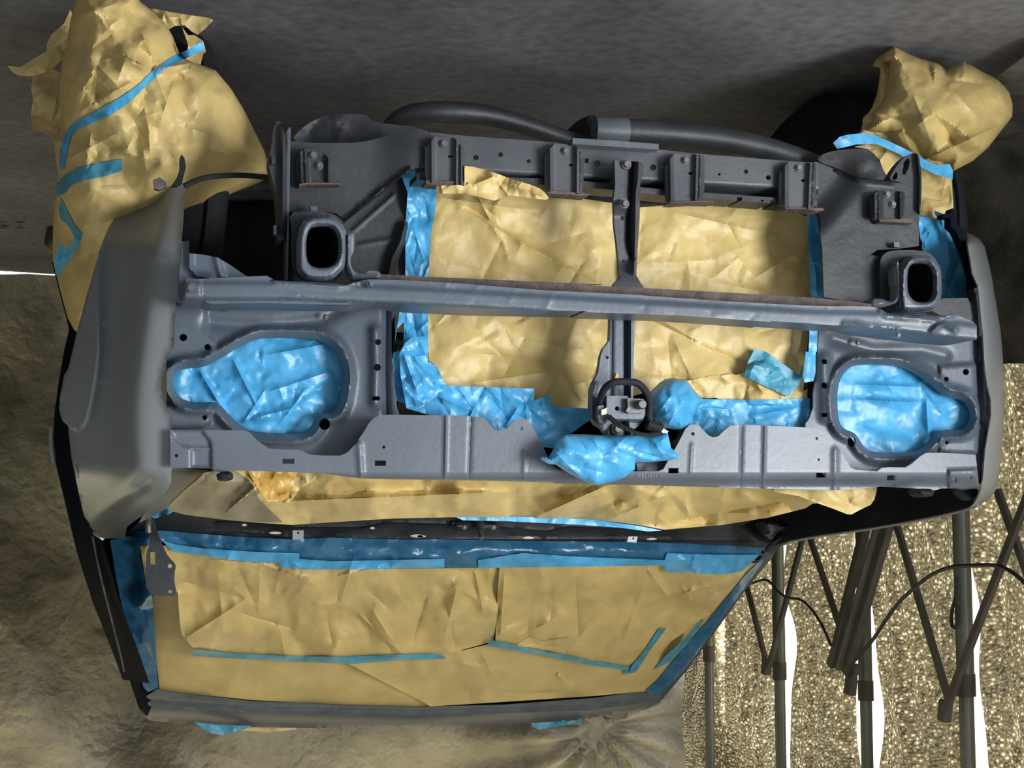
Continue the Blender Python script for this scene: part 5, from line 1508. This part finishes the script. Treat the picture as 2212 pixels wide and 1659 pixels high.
tape('masking_tape', S5((440, 430), (520, 455), (700, 480), (1000, 500), (1300, 510), (1300, 545), (1500, 560), (2212, 545), (2212, 600), (1500, 612), (1190, 602), (1170, 570), (950, 562), (700, 525), (500, 497)), lambda p: ws_Y(p) - 0.072, 'brighter blue tape over the lower left windshield band', 138, 36, 0.003, 5, 'tape', adir=0.1, lmax=120, gap=0.008, over=[136])
tape('masking_tape', S4((545, 345), (700, 310), (880, 320), (800, 385), (795, 470), (850, 700), (905, 830), (925, 1100), (945, 1480), (958, 1600), (870, 1640), (830, 1600), (760, 1330), (700, 1120), (640, 880), (590, 640)), lambda p: ws_Y(p) - 0.030, 'broad blue tape down the left edge of the windshield', 139, 50, 0.0035, 6, 'film', adir=1.45, lmax=160, gap=0.008, over=[130, 132, 136])
tape('masking_tape', [(1612, 1240), (1645, 1208), (1655, 1204), (1610, 1268), (1540, 1365), (1480, 1446), (1428, 1500), (1405, 1500), (1395, 1492), (1420, 1470), (1460, 1420), (1530, 1340)], wsoff(0.004), 'blue tape up the right edge of the windshield', 140, 26, 0.004, 5, 'film', adir=2.2, gap=0.008, over=[131])
tape('masking_tape', S6((1640, 830), (1600, 900), (1520, 1000), (1440, 1080), (1345, 1125), (1420, 1040), (1500, 970), (1580, 880)), wsoff(0.004), 'thin slanting tape beside the right windshield edge', 141, 8, 0.002, 5, 'teal', gap=0.008, over=[131, 133, 136, 140])
tape('masking_tape', S5((620, 1112), (900, 1140), (1300, 1158), (1580, 1160), (1900, 1148), (2212, 1136)) + S6((0, 1036), (100, 1035), (160, 1045), (160, 1062), (0, 1068)) + S5((2212, 1170), (1900, 1185), (1640, 1206), (1300, 1192), (900, 1172), (622, 1156)), wsoff(0.004), 'long straight tape strip across the left windshield paper', 142, 8, 0.001, 6, 'teal', gap=0.008, over=[130, 131, 132, 133])
tape('masking_tape', S6((425, 955), (560, 985), (860, 1045), (1010, 1075), (1210, 1105), (1250, 1118), (1245, 1140), (1180, 1152), (1190, 1125), (1000, 1100), (850, 1070), (560, 1015), (395, 985)), wsoff(0.004), 'slanting tape strip along the hem of the right windshield paper', 143, 8, 0.001, 6, 'teal', gap=0.008, over=[130, 131, 132, 133, 134])
tape('masking_tape', S6((1378, 890), (1420, 890), (1330, 1010), (1250, 1135), (1205, 1140), (1225, 1100), (1300, 1010)), wsoff(0.004), 'short upright tape strip at the right windshield paper corner', 144, 6, 0.001, 6, 'teal', gap=0.008, over=[131, 132, 133, 143])
tape('masking_tape', [(420, 1560), (440, 1562), (500, 1566), (545, 1568), (520, 1578), (480, 1588), (455, 1584), (438, 1574)], 1.62, 'teal tape end hanging over the front edge of the roof, left', 145, 10, 0.006, 5, 'teal')
tape('masking_tape', [(1145, 1555), (1180, 1550), (1260, 1548), (1250, 1562), (1200, 1570), (1165, 1576), (1150, 1570)], 1.62, 'teal tape end hanging over the front edge of the roof, right', 146, 10, 0.006, 5, 'teal')
paper('masking_paper', [(490, 1562), (560, 1566), (640, 1568), (640, 1576), (580, 1582), (520, 1578)], 1.64, 'brown paper edge showing above the roof beside the left tape end', 147, 8, 0.004, 5)

# --- wrapped front wheels
wl_main = R1((640, -60), (860, -60), (900, 10), (960, 60), (1060, 150), (1110, 240), (1130, 300), (1150, 350), (1190, 385), (1260, 405), (1380, 450), (1430, 510), (1480, 570), (1560, 700), (1640, 860), (1690, 960), (1722, 1060), (1720, 1125), (1640, 1165), (1520, 1210), (1400, 1262), (1330, 1320), (1280, 1375), (1170, 1490), (1080, 1700), (900, 2000)) + R6((420, 1320), (395, 1300), (340, 1200), (275, 960), (215, 720), (212, 600), (215, 400), (228, 250), (235, 180)) + R1((360, 1220), (372, 1100), (355, 1000), (345, 900), (390, 840), (385, 700), (378, 560), (395, 410), (430, 260), (450, 130), (480, 20), (510, -60))
wrap_h = add(bulge(wl_main, 0.17, 150), facets(650, (60, 0, 580, 720), 75, 0.016, 1.3, 0.6), facets(651, (60, 0, 580, 720), 34, 0.011, 1.3, 1.6), facets(661, (60, 0, 580, 720), 15, 0.003), crumple(150, 110, (110, 0, 580, 700), 0.010, 50, 200, 6, 34, 0.008, 180),
                   crumple(151, 60, (160, 0, 400, 260), 0.012, 40, 120, 6, 20),
                   crease(330, 150, 250, 110, 0.03, 16, 10), crease(345, 160, 300, 60, 0.02, 12, 12), crease(330, 150, 420, 135, 0.03, 14, 8), crease(240, 320, 370, 360, 0.012, 30, 10), crease(320, 270, 325, 340, 0.012, 12, 8), crease(370, 340, 440, 300, 0.012, 20, 12), crease(140, 260, 300, 170, 0.014, 20, 26))
wrap = sheet('paper_wrap', wl_main, lambda p: 0.40 - 0.0004 * (500 - p[:, 1]) + 0.10 * sstep(p[:, 1], 400, 540), 'paper', None, step=7,
             h=wrap_h,
             back=lambda p: 0.02 + bulge(wl_main, 0.05, 100)(p), angle=32)
SURF[150] = (np.asarray(wl_main, float), lambda p: 0.40 - 0.0004 * (500 - p[:, 1]) + 0.10 * sstep(p[:, 1], 400, 540) - wrap_h(p))
tag(wrap, 'large crumpled kraft paper wrapping of the left front wheel', 'paper')
sheet('paper_flap', R1((48, 420), (130, 430), (210, 380), (290, 330), (380, 285), (440, 240), (470, 180), (560, 100), (640, 90), (610, 180), (520, 240), (450, 300), (400, 380), (350, 425), (280, 465), (200, 486), (120, 482), (80, 462)), 0.26, 'paper', wrap, step=5, thick=0.002, h=crumple(152, 30, (10, 20, 220, 170), 0.010, 30, 110, 5, 18))
sheet('paper_flap', R1((260, 450), (210, 480), (200, 570), (212, 620), (196, 760), (212, 830), (290, 850), (400, 905), (440, 830), (400, 640), (395, 470), (330, 440)), 0.40, 'paper', wrap, step=6, thick=0.002, h=crumple(153, 26, (60, 150, 150, 310), 0.010, 30, 110, 6, 22, 0.006, 120))
sheet('paper_flap', R1((300, 280), (330, 220), (410, 150), (450, 60), (480, 130), (440, 260), (400, 330), (300, 320)), 0.42, 'paper', wrap, step=6, thick=0.002, h=crumple(154, 16, (95, 15, 165, 115), 0.010, 30, 90, 6, 20))
sheet('paper_flap', R1((900, 30), (960, 52), (1080, 75), (1200, 95), (1345, 115), (1362, 130), (1320, 175), (1265, 222), (1225, 200), (1180, 160), (1120, 165), (1070, 190), (1030, 120)), 0.34, 'paper', wrap, step=5, thick=0.002, h=crumple(155, 20, (300, 10, 460, 80), 0.012, 30, 110, 6, 18))
sheet('paper_flap', R1((1165, 175), (1205, 225), (1245, 225), (1300, 262), (1318, 330), (1300, 345), (1285, 412), (1240, 400), (1190, 380), (1205, 290)), 0.34, 'paper', wrap, step=5, thick=0.002, h=crumple(156, 12, (390, 60, 450, 140), 0.008, 20, 60, 4, 12))
sheet('paper_fold', R1((500, -40), (640, -40), (620, 40), (560, 110), (500, 210), (440, 300), (410, 330), (430, 250), (455, 130)), 0.24, 'paper', wrap, step=5, thick=0.002, h=crumple(157, 18, (135, 0, 215, 110), 0.010, 30, 110, 5, 16))


tape('masking_tape', R1((1300, 265), (1308, 318), (1240, 350), (1150, 392), (1060, 440), (990, 495), (920, 565), (850, 635), (770, 695), (700, 740), (600, 782), (500, 825), (455, 868), (432, 960), (412, 1080), (380, 1085), (383, 960), (420, 850), (440, 815), (500, 768), (640, 698), (780, 618), (900, 530), (980, 448), (1100, 365), (1200, 318), (1255, 285)), lambda p: np.full(len(p), 0.30), 'long blue tape strap wound diagonally over the left wrapped wheel', 160, 20, 0.004, 5, extra=[ridge(R1((500, 800), (700, 715), (850, 620), (1000, 470), (1250, 310)), 0.004, 3)], over=[150])
tape('masking_tape', R1((780, 1018), (782, 1090), (700, 1120), (550, 1152), (460, 1182), (420, 1232), (372, 1258), (356, 1240), (358, 1180), (410, 1122), (500, 1072), (640, 1040)), lambda p: np.full(len(p), 0.34), 'short teal tape strip across the middle of the left wrapped wheel', 161, 10, 0.002, 6, 'teal', over=[150])
tape('masking_tape', R6((285, 190), (340, 300), (400, 420), (465, 495), (440, 580), (395, 660), (350, 740), (290, 800), (270, 870), (235, 830), (225, 700), (250, 640), (275, 560), (325, 620), (370, 595), (398, 520), (350, 430), (280, 370), (265, 290)), lambda p: np.full(len(p), 0.36), 'forked teal tape near the fender edge on the left wrapped wheel', 162, 10, 0.002, 5, 'teal', over=[150])
# photo-right wheel
wr_main = R4((1048, 158), (1062, 130), (1092, 108), (1150, 72), (1175, 85), (1265, 132), (1340, 160), (1400, 176), (1470, 195), (1510, 225), (1535, 250), (1600, 215), (1662, 184), (1740, 220), (1800, 258), (1870, 290), (1925, 325), (1970, 370), (2005, 415), (2030, 500), (2028, 590), (1992, 640), (1940, 705), (1850, 822), (1740, 920), (1640, 975), (1588, 1000), (1555, 950), (1500, 935), (1380, 930), (1320, 880), (1250, 810), (1150, 745), (1080, 720), (1000, 715), (918, 700), (960, 655), (975, 600), (972, 560), (1010, 530), (1045, 480), (1075, 400), (1092, 320), (1108, 195), (1065, 198))
wr = sheet('paper_wrap', wr_main, lambda p: np.full(len(p), 0.30), 'paper', None, step=5,
           h=add(bulge(wr_main, 0.10, 70), facets(652, (1880, 80, 2200, 380), 66, 0.032, 1.3, 0.6), facets(653, (1880, 80, 2200, 380), 28, 0.011), crumple(170, 34, (1880, 100, 2190, 370), 0.008, 50, 170, 10, 40, 0.008, 160), crease(2000, 345, 2180, 260, 0.03, 30, 8), crease(1960, 170, 2020, 330, 0.008, 20, 26), crease(1890, 250, 1975, 260, -0.014, 14, 10), crease(2030, 160, 2120, 265, 0.010, 22, 16), crease(2150, 190, 2180, 240, 0.012, 10, 8), crease(2040, 170, 2150, 185, -0.010, 14, 14)),
           back=lambda p: 0.02 + bulge(wr_main, 0.05, 60)(p), angle=30)
tag(wr, 'loose kraft paper bag around the right front wheel', 'paper')
wr2 = [(1846, 317), (1890, 308), (1950, 325), (2000, 350), (2040, 380), (2056, 385), (2060, 455), (2056, 475), (1984, 475), (1940, 420), (1918, 396), (1900, 345), (1875, 322)]
paper('masking_paper', wr2, 0.25, 'wrinkled kraft paper sleeve below the strap of the right wheel bag', 171, 40, 0.007, 5, 0.006, 90, wmax=18, lmax=100)
tape('masking_tape', R4((690, 790), (740, 745), (800, 728), (920, 717), (1010, 733), (1150, 798), (1280, 860), (1400, 930), (1470, 955), (1560, 948), (1586, 1000), (1582, 1065), (1540, 1050), (1470, 1032), (1340, 970), (1180, 872), (1020, 800), (860, 802), (790, 820), (720, 835)), 0.215, 'blue tape strap around the neck of the right wheel bag', 172, 16, 0.003, 5)
tape('masking_film', SD((200, 230), (400, 240), (560, 290), (650, 290), (780, 420), (900, 560), (1000, 760), (1120, 1000), (1160, 1250), (1180, 1480), (1170, 1700), (600, 1720), (600, 1250), (560, 1100), (480, 950), (430, 915), (290, 860), (260, 790), (270, 700), (235, 630), (205, 400)), 0.235, 'blue film sheet hanging in the right wheel arch', 173, 50, 0.005, 5, adir=1.5, cat='film', lmax=120, extra=[crease(2046, 510, 2054, 590, 0.010, 10, 8)])
tape('masking_tape', SD((475, 120), (640, 180), (640, 250), (775, 265), (770, 420), (640, 290), (570, 250), (500, 200)), 0.225, 'pale tape tab at the tip of the right wheel arch', 174, 6, 0.002, 5)
sheet('arch_liner', SD((800, 85), (835, 80), (855, 180), (875, 330), (960, 420), (1050, 500), (1095, 720), (1130, 980), (1190, 1250), (1250, 1400), (1265, 1700), (1170, 1700), (1170, 1300), (1080, 1000), (980, 720), (870, 500), (772, 400), (775, 255), (640, 250), (640, 185), (770, 180)), 0.19, 'black', car, step=7, thick=0.02)
